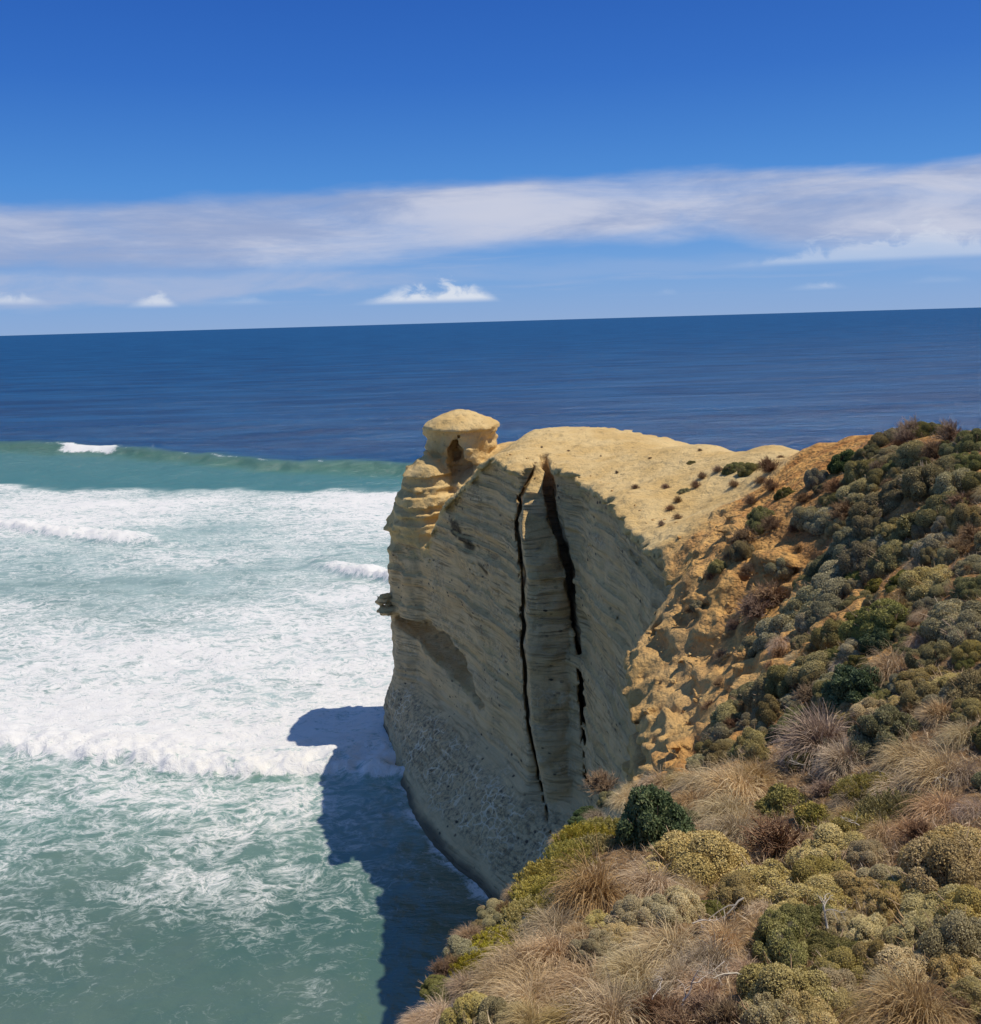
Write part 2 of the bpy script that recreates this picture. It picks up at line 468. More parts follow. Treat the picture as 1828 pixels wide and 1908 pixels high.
        # shoulder ledges on the seaward corner
        if 22 < z < 40:
            if z > 33:
                rs = np.hypot((GX + 10.4) / 1.0, GY - 139.6)
                body = smin(body, rs - seg(z, [(33, 2.4), (36, 2.3), (38, 2.0), (40, 1.5), (41.5, .8), (43, -.5)]) + .35 * mid + .15 * fin, .4)
            rs = np.hypot(GX + 12.0, GY - 138.2)
            sr = seg(z, [(22, 2.9), (24.5, 2.6), (25.6, 3.1), (26.6, 2.2), (28.4, 2.9), (29.2, 2.1), (31.6, 2.6), (32.4, 1.6), (34, 1.9), (36.0, 1.2), (37.5, .3), (40, -2)])
            body = smin(body, rs - sr + .4 * mid + .2 * fin, .4)
    if 17 < z < 24:      # dark teeth of rock on the seaward edge
        for (ex, ey, ez, rx, rz) in ((-15.6, 138.2, 20.6, 1.5, .9), (-15.3, 137.8, 19.0, 1.6, .7)):
            q = np.sqrt(((GX - ex) / rx) ** 2 + ((GY - ey) / rx) ** 2 + ((z - ez) / rz) ** 2)
            body = smin(body, (q - 1) * rz + .35 * mid + .3 * fin, .2)
    D[:, :, k] = body
D[0], D[-1] = np.maximum(D[0], .1), np.maximum(D[-1], .1)
D[:, 0], D[:, -1] = np.maximum(D[:, 0], .1), np.maximum(D[:, -1], .1)
D[:, :, 0], D[:, :, -1] = np.maximum(D[:, :, 0], .1), np.maximum(D[:, :, -1], .1)


def surface_nets(D, org, vx):
    nx, ny, nz = D.shape
    S = D < 0
    flat = D.ravel()
    st = (ny * nz, nz, 1)
    cells, pos, edges = [], [], []
    for ax in range(3):
        sl0 = [slice(None)] * 3
        sl1 = [slice(None)] * 3
        sl0[ax], sl1[ax] = slice(0, -1), slice(1, None)
        x = S[tuple(sl0)] != S[tuple(sl1)]
        I = np.argwhere(x)
        o1, o2 = [a for a in (0, 1, 2) if a != ax]
        I = I[(I[:, o1] > 0) & (I[:, o2] > 0) & (I[:, o1] < D.shape[o1] - 1) & (I[:, o2] < D.shape[o2] - 1)]
        li = I @ np.array(st)
        a, b = flat[li], flat[li + st[ax]]
        p = I.astype(np.float32)
        p[:, ax] += a / (a - b)
        four = []
        for d1, d2 in ((-1, -1), (0, -1), (0, 0), (-1, 0)):
            four.append(li + d1 * st[o1] + d2 * st[o2])
        four = np.stack(four, 1)
        flip = (a < 0) ^ (ax == 1)
        four[~flip] = four[~flip][:, ::-1]
        edges.append(four)
        cells.append(four.ravel())
        pos.append(np.repeat(p, 4, 0))
    cells = np.concatenate(cells)
    pos = np.concatenate(pos)
    u, inv = np.unique(cells, return_inverse=True)
    cnt = np.bincount(inv).astype(np.float32)
    V = np.stack([np.bincount(inv, pos[:, i]) / cnt for i in range(3)], 1).astype(np.float32)
    Q = inv.reshape(-1, 4)
    return V * vx + np.array(org, np.float32), Q


LV, LQ = surface_nets(D, (gx[0], gy[0], gz[0]), VX)
del D
print("land verts", len(LV), "quads", len(LQ))


def mesh_from(name, V, Q, mat, attrs=None, smooth=True, normals=None):
    me = bpy.data.meshes.new(name)
    n, q = len(V), len(Q)
    k = Q.shape[1]
    me.vertices.add(n)
    me.vertices.foreach_set('co', np.ascontiguousarray(V, np.float32).ravel())
    me.loops.add(q * k)
    me.loops.foreach_set('vertex_index', np.ascontiguousarray(Q, np.int32).ravel())
    me.polygons.add(q)
    me.polygons.foreach_set('loop_start', np.arange(0, q * k, k, dtype=np.int32))
    me.update(calc_edges=True)
    me.polygons.foreach_set('use_smooth', np.full(q, smooth, bool))
    for an, av in (attrs or {}).items():
        at = me.attributes.new(an, 'FLOAT', 'POINT')
        at.data.foreach_set('value', np.ascontiguousarray(av, np.float32))
    if normals is not None:
        me.normals_split_custom_set_from_vertices(normals)
    if mat:
        me.materials.append(mat)
    return me


def link(name, me, parent=None, **props):
    o = bpy.data.objects.new(name, me)
    COL.objects.link(o)
    if parent:
        o.parent = parent
    for k, v in props.items():
        o[k] = v
    return o


def vert_normals(V, Q):
    a, b, c, d = (V[Q[:, i]] for i in range(4))
    fn = np.cross(c - a, d - b)
    N = np.zeros_like(V)
    for i in range(4):
        for j in range(3):
            N[:, j] += np.bincount(Q[:, i], fn[:, j], len(V))
    return N / (np.linalg.norm(N, axis=1, keepdims=True) + 1e-9), fn


LN, LF = vert_normals(LV, LQ)

# ------------------------------------------------------------------ rock and soil material
mat_land, m = new_mat("limestone_and_soil")
pos = m.n('ShaderNodeNewGeometry').outputs['Position']
nrm = m.n('ShaderNodeNewGeometry').outputs['True Normal']
nz = m.n('ShaderNodeSeparateXYZ', None, Vector=nrm).outputs[2]
pz = m.n('ShaderNodeSeparateXYZ', None, Vector=pos).outputs[2]
soil = m.n('ShaderNodeAttribute', {'attribute_name': 'soil'}).outputs['Fac']
crust = m.n('ShaderNodeAttribute', {'attribute_name': 'crust'}).outputs['Fac']
humus = m.n('ShaderNodeAttribute', {'attribute_name': 'humus'}).outputs['Fac']
pitted = m.n('ShaderNodeAttribute', {'attribute_name': 'pitted'}).outputs['Fac']
bands = m.noise(m.mapping(pos, scale=(0.05, 0.05, 1.0)), 2.6, 6.0, 0.65, 0.25)
blot = m.noise(pos, 0.22, 5.0, 0.55)
grit = m.noise(pos, 4.0, 8.0, 0.75)
streaks = m.noise(m.mapping(pos, scale=(1.0, 1.0, 0.06)), 0.9, 5.0, 0.6)
stain = m.n('ShaderNodeAttribute', {'attribute_name': 'stain'}).outputs['Fac']
broad = m.noise(m.mapping(pos, loc=(3, 5, 9), scale=(0.02, 0.02, 1.0)), 0.55, 4.0, 0.6, 0.1)
rock = m.ramp(bands, [(0.30, (0.526, 0.364, 0.179)), (0.42, (0.635, 0.444, 0.226)), (0.52, (0.707, 0.500, 0.261)), (0.60, (0.653, 0.453, 0.230)), (0.72, (0.599, 0.416, 0.212))])
rock = m.mix(m.smooth(blot, 0.40, 0.68, 0.0, 0.5), rock, (0.599, 0.370, 0.165))
uneven = m.smooth(m.noise(m.mapping(pos, scale=(0.6, 0.6, 1.0)), 0.22, 4.0, 0.6), 0.38, 0.64, 0.12, 1.0)
thin = m.noise(m.mapping(pos, scale=(0.05, 0.05, 1.0)), 4.2, 5.0, 0.6, 0.12)
rock = m.mix(m.math('MULTIPLY', m.smooth(thin, 0.53, 0.64, 0.0, 0.8), uneven), rock, (0.308, 0.218, 0.115))
rock = m.mix(m.smooth(streaks, 0.50, 0.75, 0.0, 0.6), rock, (0.418, 0.294, 0.158))
rock = m.mix(m.smooth(m.noise(pos, 0.5, 6.0, 0.65), 0.54, 0.70, 0.0, 0.55), rock, (0.327, 0.234, 0.130))
rock = m.mix(m.smooth(grit, 0.54, 0.70, 0.0, 0.45), rock, (0.327, 0.230, 0.127))
rock = m.mix(m.math('MULTIPLY', pitted, m.smooth(m.noise(pos, 1.9, 6.0, 0.7), 0.47, 0.60, 0.0, 0.9)), rock, (0.181, 0.133, 0.081))
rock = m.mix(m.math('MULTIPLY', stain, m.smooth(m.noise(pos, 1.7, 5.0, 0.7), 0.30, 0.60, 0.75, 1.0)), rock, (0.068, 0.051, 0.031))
rock = m.mix(m.smooth(broad, 0.50, 0.62, 0.0, 0.45), rock, (0.353, 0.297, 0.196))
rock = m.mix(m.smooth(pz, 27.0, 7.0, 0.0, 0.4), rock, (0.642, 0.513, 0.297))
rock = m.mix(m.math('MULTIPLY', pitted, m.smooth(m.noise(pos, 1.7, 6.0, 0.72), 0.50, 0.62, 0.0, 0.8)), rock, (0.203, 0.167, 0.112))
vein = m.n('ShaderNodeTexVoronoi', {'feature': 'DISTANCE_TO_EDGE'}, Vector=m.n('ShaderNodeVectorMath', {'operation': 'ADD'}, i0=pos, i1=m.n('ShaderNodeTexNoise', None, Vector=pos, Scale=0.8, Detail=5.0).outputs['Color']).outputs[0], Scale=0.85).outputs['Distance']
rock = m.mix(m.math('MULTIPLY', m.math('MULTIPLY', pitted, m.smooth(vein, 0.10, 0.02)), m.smooth(m.noise(pos, 0.35, 3.0), 0.42, 0.60, 0.0, 0.75)), rock, (0.749, 0.637, 0.437))
spotv = m.n('ShaderNodeTexVoronoi', {'feature': 'F1'}, Vector=m.mapping(pos, scale=(1.0, 1.0, 1.6)), Scale=0.75, Randomness=1.0).outputs['Distance']
spots_ = m.math('MULTIPLY', m.smooth(m.math('ADD', spotv, m.math('MULTIPLY_ADD', grit, 0.3, -0.15)), 0.24, 0.12), m.smooth(m.noise(pos, 0.25, 3.0), 0.48, 0.60))
rock = m.mix(spots_, rock, (0.100, 0.080, 0.057))
wet = m.smooth(m.math('ADD', pz, m.math('MULTIPLY', blot, 1.2)), 1.9, 0.9)
rock = m.mix(wet, rock, (0.16, 0.13, 0.085))
pale = m.mix(m.smooth(blot, 0.35, 0.65), (0.65, 0.44, 0.18), (0.73, 0.53, 0.25))
pale = m.mix(m.smooth(grit, 0.52, 0.72, 0.0, 0.6), pale, (0.38, 0.26, 0.12))
orange = m.mix(m.smooth(m.noise(pos, 0.55, 5.0, 0.6), 0.36, 0.66), (0.47, 0.215, 0.065), (0.74, 0.405, 0.125))
orange = m.mix(m.smooth(grit, 0.50, 0.72, 0.0, 0.7), orange, (0.30, 0.145, 0.055))
pale = m.mix(m.smooth(m.noise(pos, 0.9, 8.0, 0.72), 0.54, 0.68, 0.0, 0.65), pale, (0.30, 0.20, 0.095))
top_c = m.mix(soil, pale, orange)
litter = m.mix(m.smooth(m.noise(pos, 3.5, 5.0, 0.7), 0.35, 0.65), (0.14, 0.085, 0.045), (0.30, 0.20, 0.11))
top_c = m.mix(humus, top_c, litter)
colr = m.mix(crust, rock, top_c)
bump_in = m.math('ADD', m.math('MULTIPLY', grit, 0.35), m.math('ADD', m.math('MULTIPLY', m.math('MULTIPLY', bands, m.math('SUBTRACT', 1.0, crust)), 1.2), m.math('MULTIPLY', m.noise(pos, 1.4, 7.0, 0.65), 0.8)))
vor = m.n('ShaderNodeTexVoronoi', {'feature': 'F1'}, Vector=pos, Scale=1.9).outputs['Distance']
bump_in = m.math('ADD', bump_in, m.math('MULTIPLY', m.math('MULTIPLY', vor, pitted), 0.25))
thinb = m.math('MULTIPLY', m.smooth(thin, 0.53, 0.62), m.math('SUBTRACT', 1.0, crust))
clod = m.n('ShaderNodeTexVoronoi', {'feature': 'F1'}, Vector=m.mapping(m.n('ShaderNodeVectorMath', {'operation': 'ADD'}, i0=pos, i1=m.n('ShaderNodeTexNoise', None, Vector=pos, Scale=1.3, Detail=4.0).outputs['Color']).outputs[0]), Scale=1.5).outputs['Distance']
clod2 = m.n('ShaderNodeTexVoronoi', {'feature': 'F1'}, Vector=pos, Scale=4.5).outputs['Distance']
bump_in = m.math('ADD', bump_in, m.math('MULTIPLY', m.math('MULTIPLY', crust, m.math('ADD', m.math('MULTIPLY', clod, 0.8), m.math('MULTIPLY', clod2, 0.35))), m.math('MULTIPLY_ADD', soil, -1.0, -0.25)))
bump_in = m.math('SUBTRACT', bump_in, m.math('MULTIPLY', m.math('MULTIPLY', thinb, uneven), 0.75))
bmp = m.n('ShaderNodeBump', None, Strength=0.9, Distance=m.math('MULTIPLY_ADD', crust, 0.25, 0.22), Height=bump_in)
bs = m.n('ShaderNodeBsdfPrincipled', None, Base_Color=colr, Roughness=0.95, Normal=bmp.outputs[0])
bs.inputs['Specular IOR Level'].default_value = 0.12
m.n('ShaderNodeOutputMaterial', None, Surface=bs.outputs[0])

lx, ly, lz = LV.T
hv = h_smooth(lx, ly)
sv = poly_sd(lx, ly, UPPER)
nz_big = fbm(lx / 3, ly / 3, lz / 3, 77, 3) - .5
# soil: the rusty earth of the hill, its edge running from the saddle down to the rim of the wall
stain = np.zeros(len(lx))
soil_a = sstep((lx - 11) * 0.82 - (ly - 63) * 0.80 + nz_big * 9, -3.0, 3.5)
soil_a = np.clip(soil_a * (0.72 + 0.4 * sstep(lx, 12, 22)) * sstep(ly, 24, 32) + 0.9 * sstep(-ly, -40, -24), 0, 1)
low_pale = (1 - sstep(lx, 8.5, 12.0)) * sstep(ly, 36, 42) * (1 - sstep(ly, 60, 66))
soil_a = soil_a * (1 - 0.5 * low_pale)
crust_a = np.clip(sstep(LN[:, 2], 0.12, 0.42) * sstep(lz - hv, -5.0, -2.6) + sstep(lz - hv, -1.4, -0.5), 0, 1)
crust_a = np.maximum(crust_a, sstep(lz, 44.6, 45.4) * (ly > 132))
crust_a = np.maximum(crust_a, 0.75 * sstep(LN[:, 2], .25, .6) * (lz > 12))
crust_a = np.maximum(crust_a, sstep(ly, 36, 40) * (1 - sstep(ly, 61, 64)) * sstep(lz, 28, 33))
humus_a = 0.85 * (1 - sstep(ly, 27, 37)) + 0.5 * sstep(lx - 14 + nz_big * 8, 0, 4) * (1 - sstep(ly, 52, 62))
humus_a = np.clip(humus_a, 0, .9)
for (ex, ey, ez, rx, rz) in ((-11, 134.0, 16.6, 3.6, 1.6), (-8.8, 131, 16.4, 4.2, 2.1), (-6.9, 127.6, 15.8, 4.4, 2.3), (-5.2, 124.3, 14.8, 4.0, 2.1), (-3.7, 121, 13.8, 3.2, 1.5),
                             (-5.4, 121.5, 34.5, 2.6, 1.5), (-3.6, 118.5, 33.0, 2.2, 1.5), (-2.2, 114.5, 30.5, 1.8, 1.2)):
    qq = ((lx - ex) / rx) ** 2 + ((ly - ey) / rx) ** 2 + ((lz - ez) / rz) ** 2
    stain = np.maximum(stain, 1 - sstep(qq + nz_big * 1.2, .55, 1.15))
pit_a = sstep(lz, 1.2, 3) * (1 - sstep(lz, 6.8, 8)) * (ly > 80) + 0.4 * (vnoise(lx / 4, ly / 4, lz / 2, 5) > .62)

# split the sheet of rock where its pieces read apart
fc = LV[LQ].mean(1)
fx, fy, fz = fc.T
fh = h_smooth(fx, fy)
is_cap = (fz > 44.8) & (np.hypot(fx + 3.9, fy - 141) < 6.6)
is_stack = (~is_cap) & (np.hypot(fx + 3.9, fy - 141) < 6.2) & (fz > 37 + (fx + 4) * 0.45)
xlz = np.interp(fz, [z for z, _ in LC[::-1]], [x for _, x in LC[::-1]])
xrz = np.interp(fz, [z for z, _ in RC[::-1]], [x for _, x in RC[::-1]])
is_pil = (fx > xlz + .05) & (fx < xrz + .1) & (fy > 98.0) & (fy < 104.0) & (fz < 44.4) & (fz > 6)
hill_line = fy < 62 - np.clip(fx - 12, -4, 40) * -0.9
is_hill = ((fx - 11) * 0.82 - (fy - 63) * 0.80 > 0) & (fz > fh - 3)
region = np.zeros(len(fc), int)
region[is_hill] = 1
region[is_pil & ~is_hill] = 2
region[is_stack] = 3
region[is_cap] = 4


def land_piece(name, sel, parent=None, **props):
    q = LQ[sel]
    u, inv = np.unique(q, return_inverse=True)
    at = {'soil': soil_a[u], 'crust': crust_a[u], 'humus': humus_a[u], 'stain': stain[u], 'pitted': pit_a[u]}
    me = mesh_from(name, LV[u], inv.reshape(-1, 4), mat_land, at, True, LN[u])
    return link(name, me, parent, **props)


headland = land_piece("headland", region == 0, kind="structure")
hillside = land_piece("hillside", region == 1, kind="structure")
land_piece("rock_pillar", region == 2, headland)
stack_ob = land_piece("rock_stack", region == 3, headland)
land_piece("stack_cap", region == 4, stack_ob)

# ------------------------------------------------------------------ the sea
fine = np.radians(np.linspace(-44, 30, 620))
coarse = np.radians(np.linspace(30, 316, 60)[1:-1])
az = np.concatenate([fine, coarse])
rads = [18.0, 40.0]
r = 58.0
while r < 640:
    rads.append(r)
    r *= 1.0042 if r < 420 else 1.006
while r < 120000:
    rads.append(r)
    r *= 1.09
rads = np.array(rads)
RA, AZg = np.meshgrid(rads, az, indexing='ij')
SX = (RA * np.sin(AZg)).ravel().astype(np.float64)
SY = (RA * np.cos(AZg)).ravel().astype(np.float64)


def line_y(pts, x):
    p = np.array(sorted(pts), float)
    y = np.interp(x, p[:, 0], p[:, 1])
    s0 = (p[1, 1] - p[0, 1]) / (p[1, 0] - p[0, 0])
    s1 = (p[-1, 1] - p[-2, 1]) / (p[-1, 0] - p[-2, 0])
    y = np.where(x < p[0, 0], p[0, 1] + (x - p[0, 0]) * s0, y)
    return np.where(x > p[-1, 0], p[-1, 1] + (x - p[-1, 0]) * s1, y)


GREEN_CREST = [(-265, 530), (-185, 492), (-98, 430), (-33, 399), (40, 380)]
FOAM_FAR = [(-203, 402), (-105, 370), (-30, 359), (30, 350)]
ROLL_A = [(-170, 313), (-155, 305), (-125, 287), (-98, 276), (-70, 268)]
ROLL_B = [(-60, 252), (-43, 243), (-24, 225), (-10, 214)]
FRONT = [(-110, 146), (-74, 136), (-52, 131), (-35, 126), (-24, 127), (-14, 125)]


def sea_state(x, y):
    wob = (fbm(x / 14, y / 14, x * 0, 51, 3) - .5)
    wob2 = (fbm(x / 3.5, y / 3.5, x * 0, 61, 3) - .5)
    s1 = y - line_y(GREEN_CREST, x) + wob * 14
    sf = y - line_y(FOAM_FAR, x) + wob * 22
    sa = y - line_y(ROLL_A, x) + wob * 6 + wob2 * 2
    sb = y - line_y(ROLL_B, x) + wob * 6 + wob2 * 2
    sc = y - line_y(FRONT, x) + wob * 5 + wob2 * 2.2
    near = (y < 700) & (y > 30)
    # heights
    amp1 = 3.6 * (0.75 + 0.5 * fbm(x / 40, x * 0, x * 0, 71, 2))
    h = np.where(s1 < 0, np.exp(-(np.clip(s1, -99, 0) / 9) ** 2), np.exp(-(np.clip(s1, 0, 99) / 26) ** 2)) * amp1
    s0 = y - (line_y(GREEN_CREST, x) * 1.27 + 25) + wob * 20
    h = h + np.where(s0 < 0, np.exp(-(np.clip(s0, -150, 0) / 18) ** 2), np.exp(-(np.clip(s0, 0, 150) / 30) ** 2)) * 1.7
    wa = sstep(-x, 74, 112)
    wb = sstep(x, -54, -34)
    ha = np.where(sa < 0, np.exp(-(np.clip(sa, -30, 0) / 2.4) ** 2), np.exp(-(np.clip(sa, 0, 60) / 11) ** 2)) * 2.0 * wa
    hb = np.where(sb < 0, np.exp(-(np.clip(sb, -30, 0) / 2.4) ** 2), np.exp(-(np.clip(sb, 0, 60) / 9) ** 2)) * 1.9 * wb
    hc = np.where(sc < 0, np.exp(-(np.clip(sc, -30, 0) / 1.6) ** 2), np.exp(-(np.clip(sc, 0, 60) / 7) ** 2)) * 1.25
    rollmask = np.clip(ha / 2.0 + hb / 1.9 + hc / 1.25, 0, 1)
    swell = (fbm(x / 16 + y / 60, y / 9, x * 0, 81, 3) - .5) * 1.5
    chop = (fbm(x / 3.0, y / 2.2, x * 0, 91, 3) - .5) * 0.55
    lump = (fbm(x / 1.3, y / 1.3, x * 0, 101, 3) - .5) * 1.3 * rollmask
    lump = lump + (fbm(x / 3.2, y / 3.2, x * 0, 111, 2) - .5) * 1.5 * rollmask
    z = h + ha + hb + hc + lump + (swell + chop) * sstep(y, 85, 150)
    z = z + (swell * .35 + chop * .6) * (1 - sstep(y, 85, 150))
    z = z * near * (1 - sstep(y, 560, 700))
    # foam cover 0..1
    big_n = fbm(x / 40, y / 26, x * 0, 121, 3)
    surf = sstep(-sf, -4, 10) * sstep(sc, -1.2, 0.8)
    c_surf = 0.58 + 0.30 * (big_n - .5) * 2
    green_pool = np.exp(-(((x + 112) / 55) ** 2 + ((y - 225) / 40) ** 2))
    green_pool2 = np.exp(-(((x + 55) / 45) ** 2 + ((y - 218) / 16) ** 2)) * .55
    c_surf = c_surf - 0.09 * green_pool - .10 * green_pool2
    c_surf = c_surf + 0.22 * np.exp(-((y - 150) / 26) ** 2) + 0.10 * np.exp(-((y - 340) / 20) ** 2)
    foam = surf * c_surf
    lace = (1 - sstep(sc, -1.2, 0.8)) * (0.44 * sstep(y, 66, 112) + 0.10) * (0.65 + .9 * (fbm(x / 9, y / 7, x * 0, 131, 3) - .2))
    lace = lace * (1 - .5 * sstep(x, -27, -17))
    lace = lace + (1 - sstep(sc, -2, 1)) * 0.16 * np.exp(-((x + 17) / 5.0) ** 2) * sstep(y, 70, 80)
    foam = foam + np.clip(lace, 0, .8)
    foam = np.maximum(foam, np.clip(rollmask * 1.5, 0, 1.0) * np.clip(sstep(sa, -4, -2) * sstep(-sa, -13, -7) * wa + sstep(sb, -4, -2) * sstep(-sb, -11, -6) * wb + sstep(sc, -2.6, -1.6) * sstep(-sc, -11, -5), 0, 1) * np.clip(.45 + 1.1 * fbm(x / 2.6, y / 2.6, x * 0, 141, 3), 0, 1))
    foot_d = poly_sd(x.astype(np.float32), y.astype(np.float32), FOOT)
    foam = np.maximum(foam, (np.exp(-(np.clip(foot_d, 0, 50) / 1.5) ** 2) * .34 + np.exp(-(np.clip(foot_d, 0, 50) / 5) ** 2) * .24) * np.clip(-.35 + 2.4 * fbm(x / 4.5, y / 4.5, x * 0, 151, 4), 0, 1.2) * (y > 78))
    # a breaking patch on the crest of the green wave, spray along it
    cap = sstep(x, -224, -214) * (1 - sstep(x, -192, -180)) * np.exp(-(np.clip(np.abs(s1 + 3) - 5, 0, 99) / 2.5) ** 2)
    cap = cap + np.exp(-(s1 / 2.0) ** 2) * (0.5 * (vnoise(x / 9, x * 0, x * 0, 7) > .80) * (x < -60) + .65 * sstep(x, -262, -205) * (x < -190))
    foam = np.maximum(foam, np.clip(cap, 0, 1)) * near
    # water colour: 0 deep ocean, 1 green over sand
    green = sstep(-s1 + wob2 * 6, -9, 16)
    green = green * near + 0.0
    crestgreen = np.exp(-((s1 + 6) / 10) ** 2) * near
    milky = np.clip(surf * (.95 - .25 * green_pool) + (1 - sstep(sc, -1.2, 0.8)) * .62 * sstep(y, 88, 126), 0, 1) * near
    return z, foam, green, crestgreen, milky


SZ, s_foam, s_green, s_crest, s_milk = sea_state(SX, SY)
inner = RA.ravel() < 50
s_green[inner] = 1
na, nr = len(az), len(rads)
i0 = (np.arange(nr - 1)[:, None] * na + np.arange(na)[None, :])
i1 = (np.arange(nr - 1)[:, None] * na + (np.arange(na)[None, :] + 1) % na)
SQ = np.stack([i0, i0 + na, i1 + na, i1], -1).reshape(-1, 4)

mat_sea, m = new_mat("sea_water")
pos = m.n('ShaderNodeNewGeometry').outputs['Position']
foam = m.n('ShaderNodeAttribute', {'attribute_name': 'foam'}).outputs['Fac']
green = m.n('ShaderNodeAttribute', {'attribute_name': 'green'}).outputs['Fac']
crest = m.n('ShaderNodeAttribute', {'attribute_name': 'crest'}).outputs['Fac']
sepp = m.n('ShaderNodeSeparateXYZ', None, Vector=pos)
py = sepp.outputs[1]
flat = m.mapping(pos, scale=(1, 1, 0.0))
warp = m.n('ShaderNodeTexNoise', None, Vector=flat, Scale=0.16, Detail=3.0).outputs['Color']
wv = m.n('ShaderNodeVectorMath', {'operation': 'MULTIPLY_ADD'})
m.t.links.new(warp, wv.inputs[0])
wv.inputs[1].default_value = (5, 5, 0)
m.t.links.new(flat, wv.inputs[2])
wpos = m.mapping(wv.outputs[0], rot=(0, 0, 0.30), scale=(0.75, 1.15, 1))


def ridge(scale, detail, dist=0.6):
    n_ = m.noise(wpos, scale, detail, 0.55, dist)
    a_ = m.math('ABSOLUTE', m.math('MULTIPLY_ADD', n_, 2.0, -1.0))
    return m.math('SUBTRACT', 1.0, m.math('MULTIPLY', a_, 2.6), clamp=True)


r1, r2 = ridge(0.30, 4.0), ridge(0.85, 5.0)
r3 = ridge(2.4, 4.0)
blob = m.noise(wpos, 0.22, 6.0, 0.62, 0.3)
fineb = m.noise(wpos, 1.6, 5.0, 0.65)
pat = m.math('ADD', m.math('MULTIPLY', r1, 0.30), m.math('ADD', m.math('MULTIPLY', r2, 0.28), m.math('MULTIPLY', r3, 0.14)))
pat = m.math('ADD', pat, m.math('ADD', m.math('MULTIPLY', blob, 0.35), m.math('MULTIPLY', fineb, 0.25)))   # about 0.3 .. 1.1
thr = m.lin(foam, 0.0, 1.0, 1.12, 0.18)
fo = m.math('SUBTRACT', pat, thr)
cover = m.smooth(fo, -0.08, 0.40)
cover = m.math('MULTIPLY', cover, m.smooth(foam, 0.01, 0.12))
milk = m.math('MULTIPLY', m.n('ShaderNodeAttribute', {'attribute_name': 'milky'}).outputs['Fac'], m.smooth(m.noise(wpos, 0.10, 4.0, 0.55), 0.25, 0.70, 0.45, 0.95))                     # air bubbles whiten the water under the foam
deep = m.mix(m.smooth(m.noise(m.mapping(pos, rot=(0, 0, -0.1), scale=(0.006, 0.022, 0)), 1.0, 10.0, 0.80), 0.36, 0.64), (0.003, 0.042, 0.135), (0.011, 0.094, 0.240))
sand = m.mix(m.smooth(m.noise(flat, 0.035, 4.0, 0.6), 0.35, 0.65), (0.060, 0.126, 0.093), (0.098, 0.152, 0.112))
sand = m.mix(m.smooth(py, 150.0, 330.0), sand, (0.070, 0.195, 0.205))
wcol = m.mix(green, deep, sand)
wcol = m.mix(m.math('MULTIPLY', crest, 0.8), wcol, (0.085, 0.185, 0.115))
wcol = m.mix(milk, wcol, m.mix(m.smooth(py, 120.0, 150.0), (0.27, 0.44, 0.375), (0.40, 0.50, 0.475)))
# ripples
rip = m.noise(m.mapping(pos, rot=(0, 0, 0.2), scale=(0.35, 0.8, 1)), 0.45, 6.0, 0.62)
rip2 = m.noise(m.mapping(pos, rot=(0, 0, -0.12), scale=(0.0022, 0.0075, 0)), 1.0, 12.0, 0.68)
rh = m.math('ADD', m.math('MULTIPLY', rip, 0.5), m.math('MULTIPLY', m.math('MULTIPLY', rip2, m.smooth(py, 150.0, 600.0)), 26.0))
wb = m.n('ShaderNodeBump', None, Strength=0.9, Distance=1.0, Height=rh)
fres = m.n('ShaderNodeFresnel', None, IOR=1.333).outputs[0]
fres = m.math('MINIMUM', fres, m.smooth(py, 120.0, 900.0, 0.11, 0.075))      # a choppy sea never mirrors the low sky fully
wdif = m.n('ShaderNodeBsdfDiffuse', None, Color=wcol, Normal=wb.outputs[0])
wgls = m.n('ShaderNodeBsdfGlossy', None, Color=(1, 1, 1, 1), Roughness=m.smooth(py, 120.0, 900.0, 0.14, 0.32), Normal=wb.outputs[0])
water = m.n('ShaderNodeMixShader', None, i0=fres, i1=wdif.outputs[0], i2=wgls.outputs[0])
fh_ = m.math('ADD', m.math('MULTIPLY', r2, 0.2), m.math('ADD', m.math('MULTIPLY', fineb, 0.5), m.math('MULTIPLY', m.noise(wpos, 5.0, 4.0, 0.6), 0.18)))
fb = m.n('ShaderNodeBump', None, Strength=0.7, Distance=0.6, Height=fh_)
fcol = m.mix(m.smooth(fo, 0.05, 0.45), (0.52, 0.58, 0.56), (0.74, 0.725, 0.70))
foam_b = m.n('ShaderNodeBsdfPrincipled', None, Base_Color=fcol, Roughness=0.85, Normal=fb.outputs[0])
foam_b.inputs['Specular IOR Level'].default_value = 0.1
ms = m.n('ShaderNodeMixShader', None, i0=cover, i1=water.outputs[0], i2=foam_b.outputs[0])
m.n('ShaderNodeOutputMaterial', None, Surface=ms.outputs[0])

sea = link("sea", mesh_from("sea", np.stack([SX, SY, SZ], 1), SQ, mat_sea, {'foam': s_foam, 'green': s_green, 'crest': s_crest, 'milky': s_milk}), kind="structure")


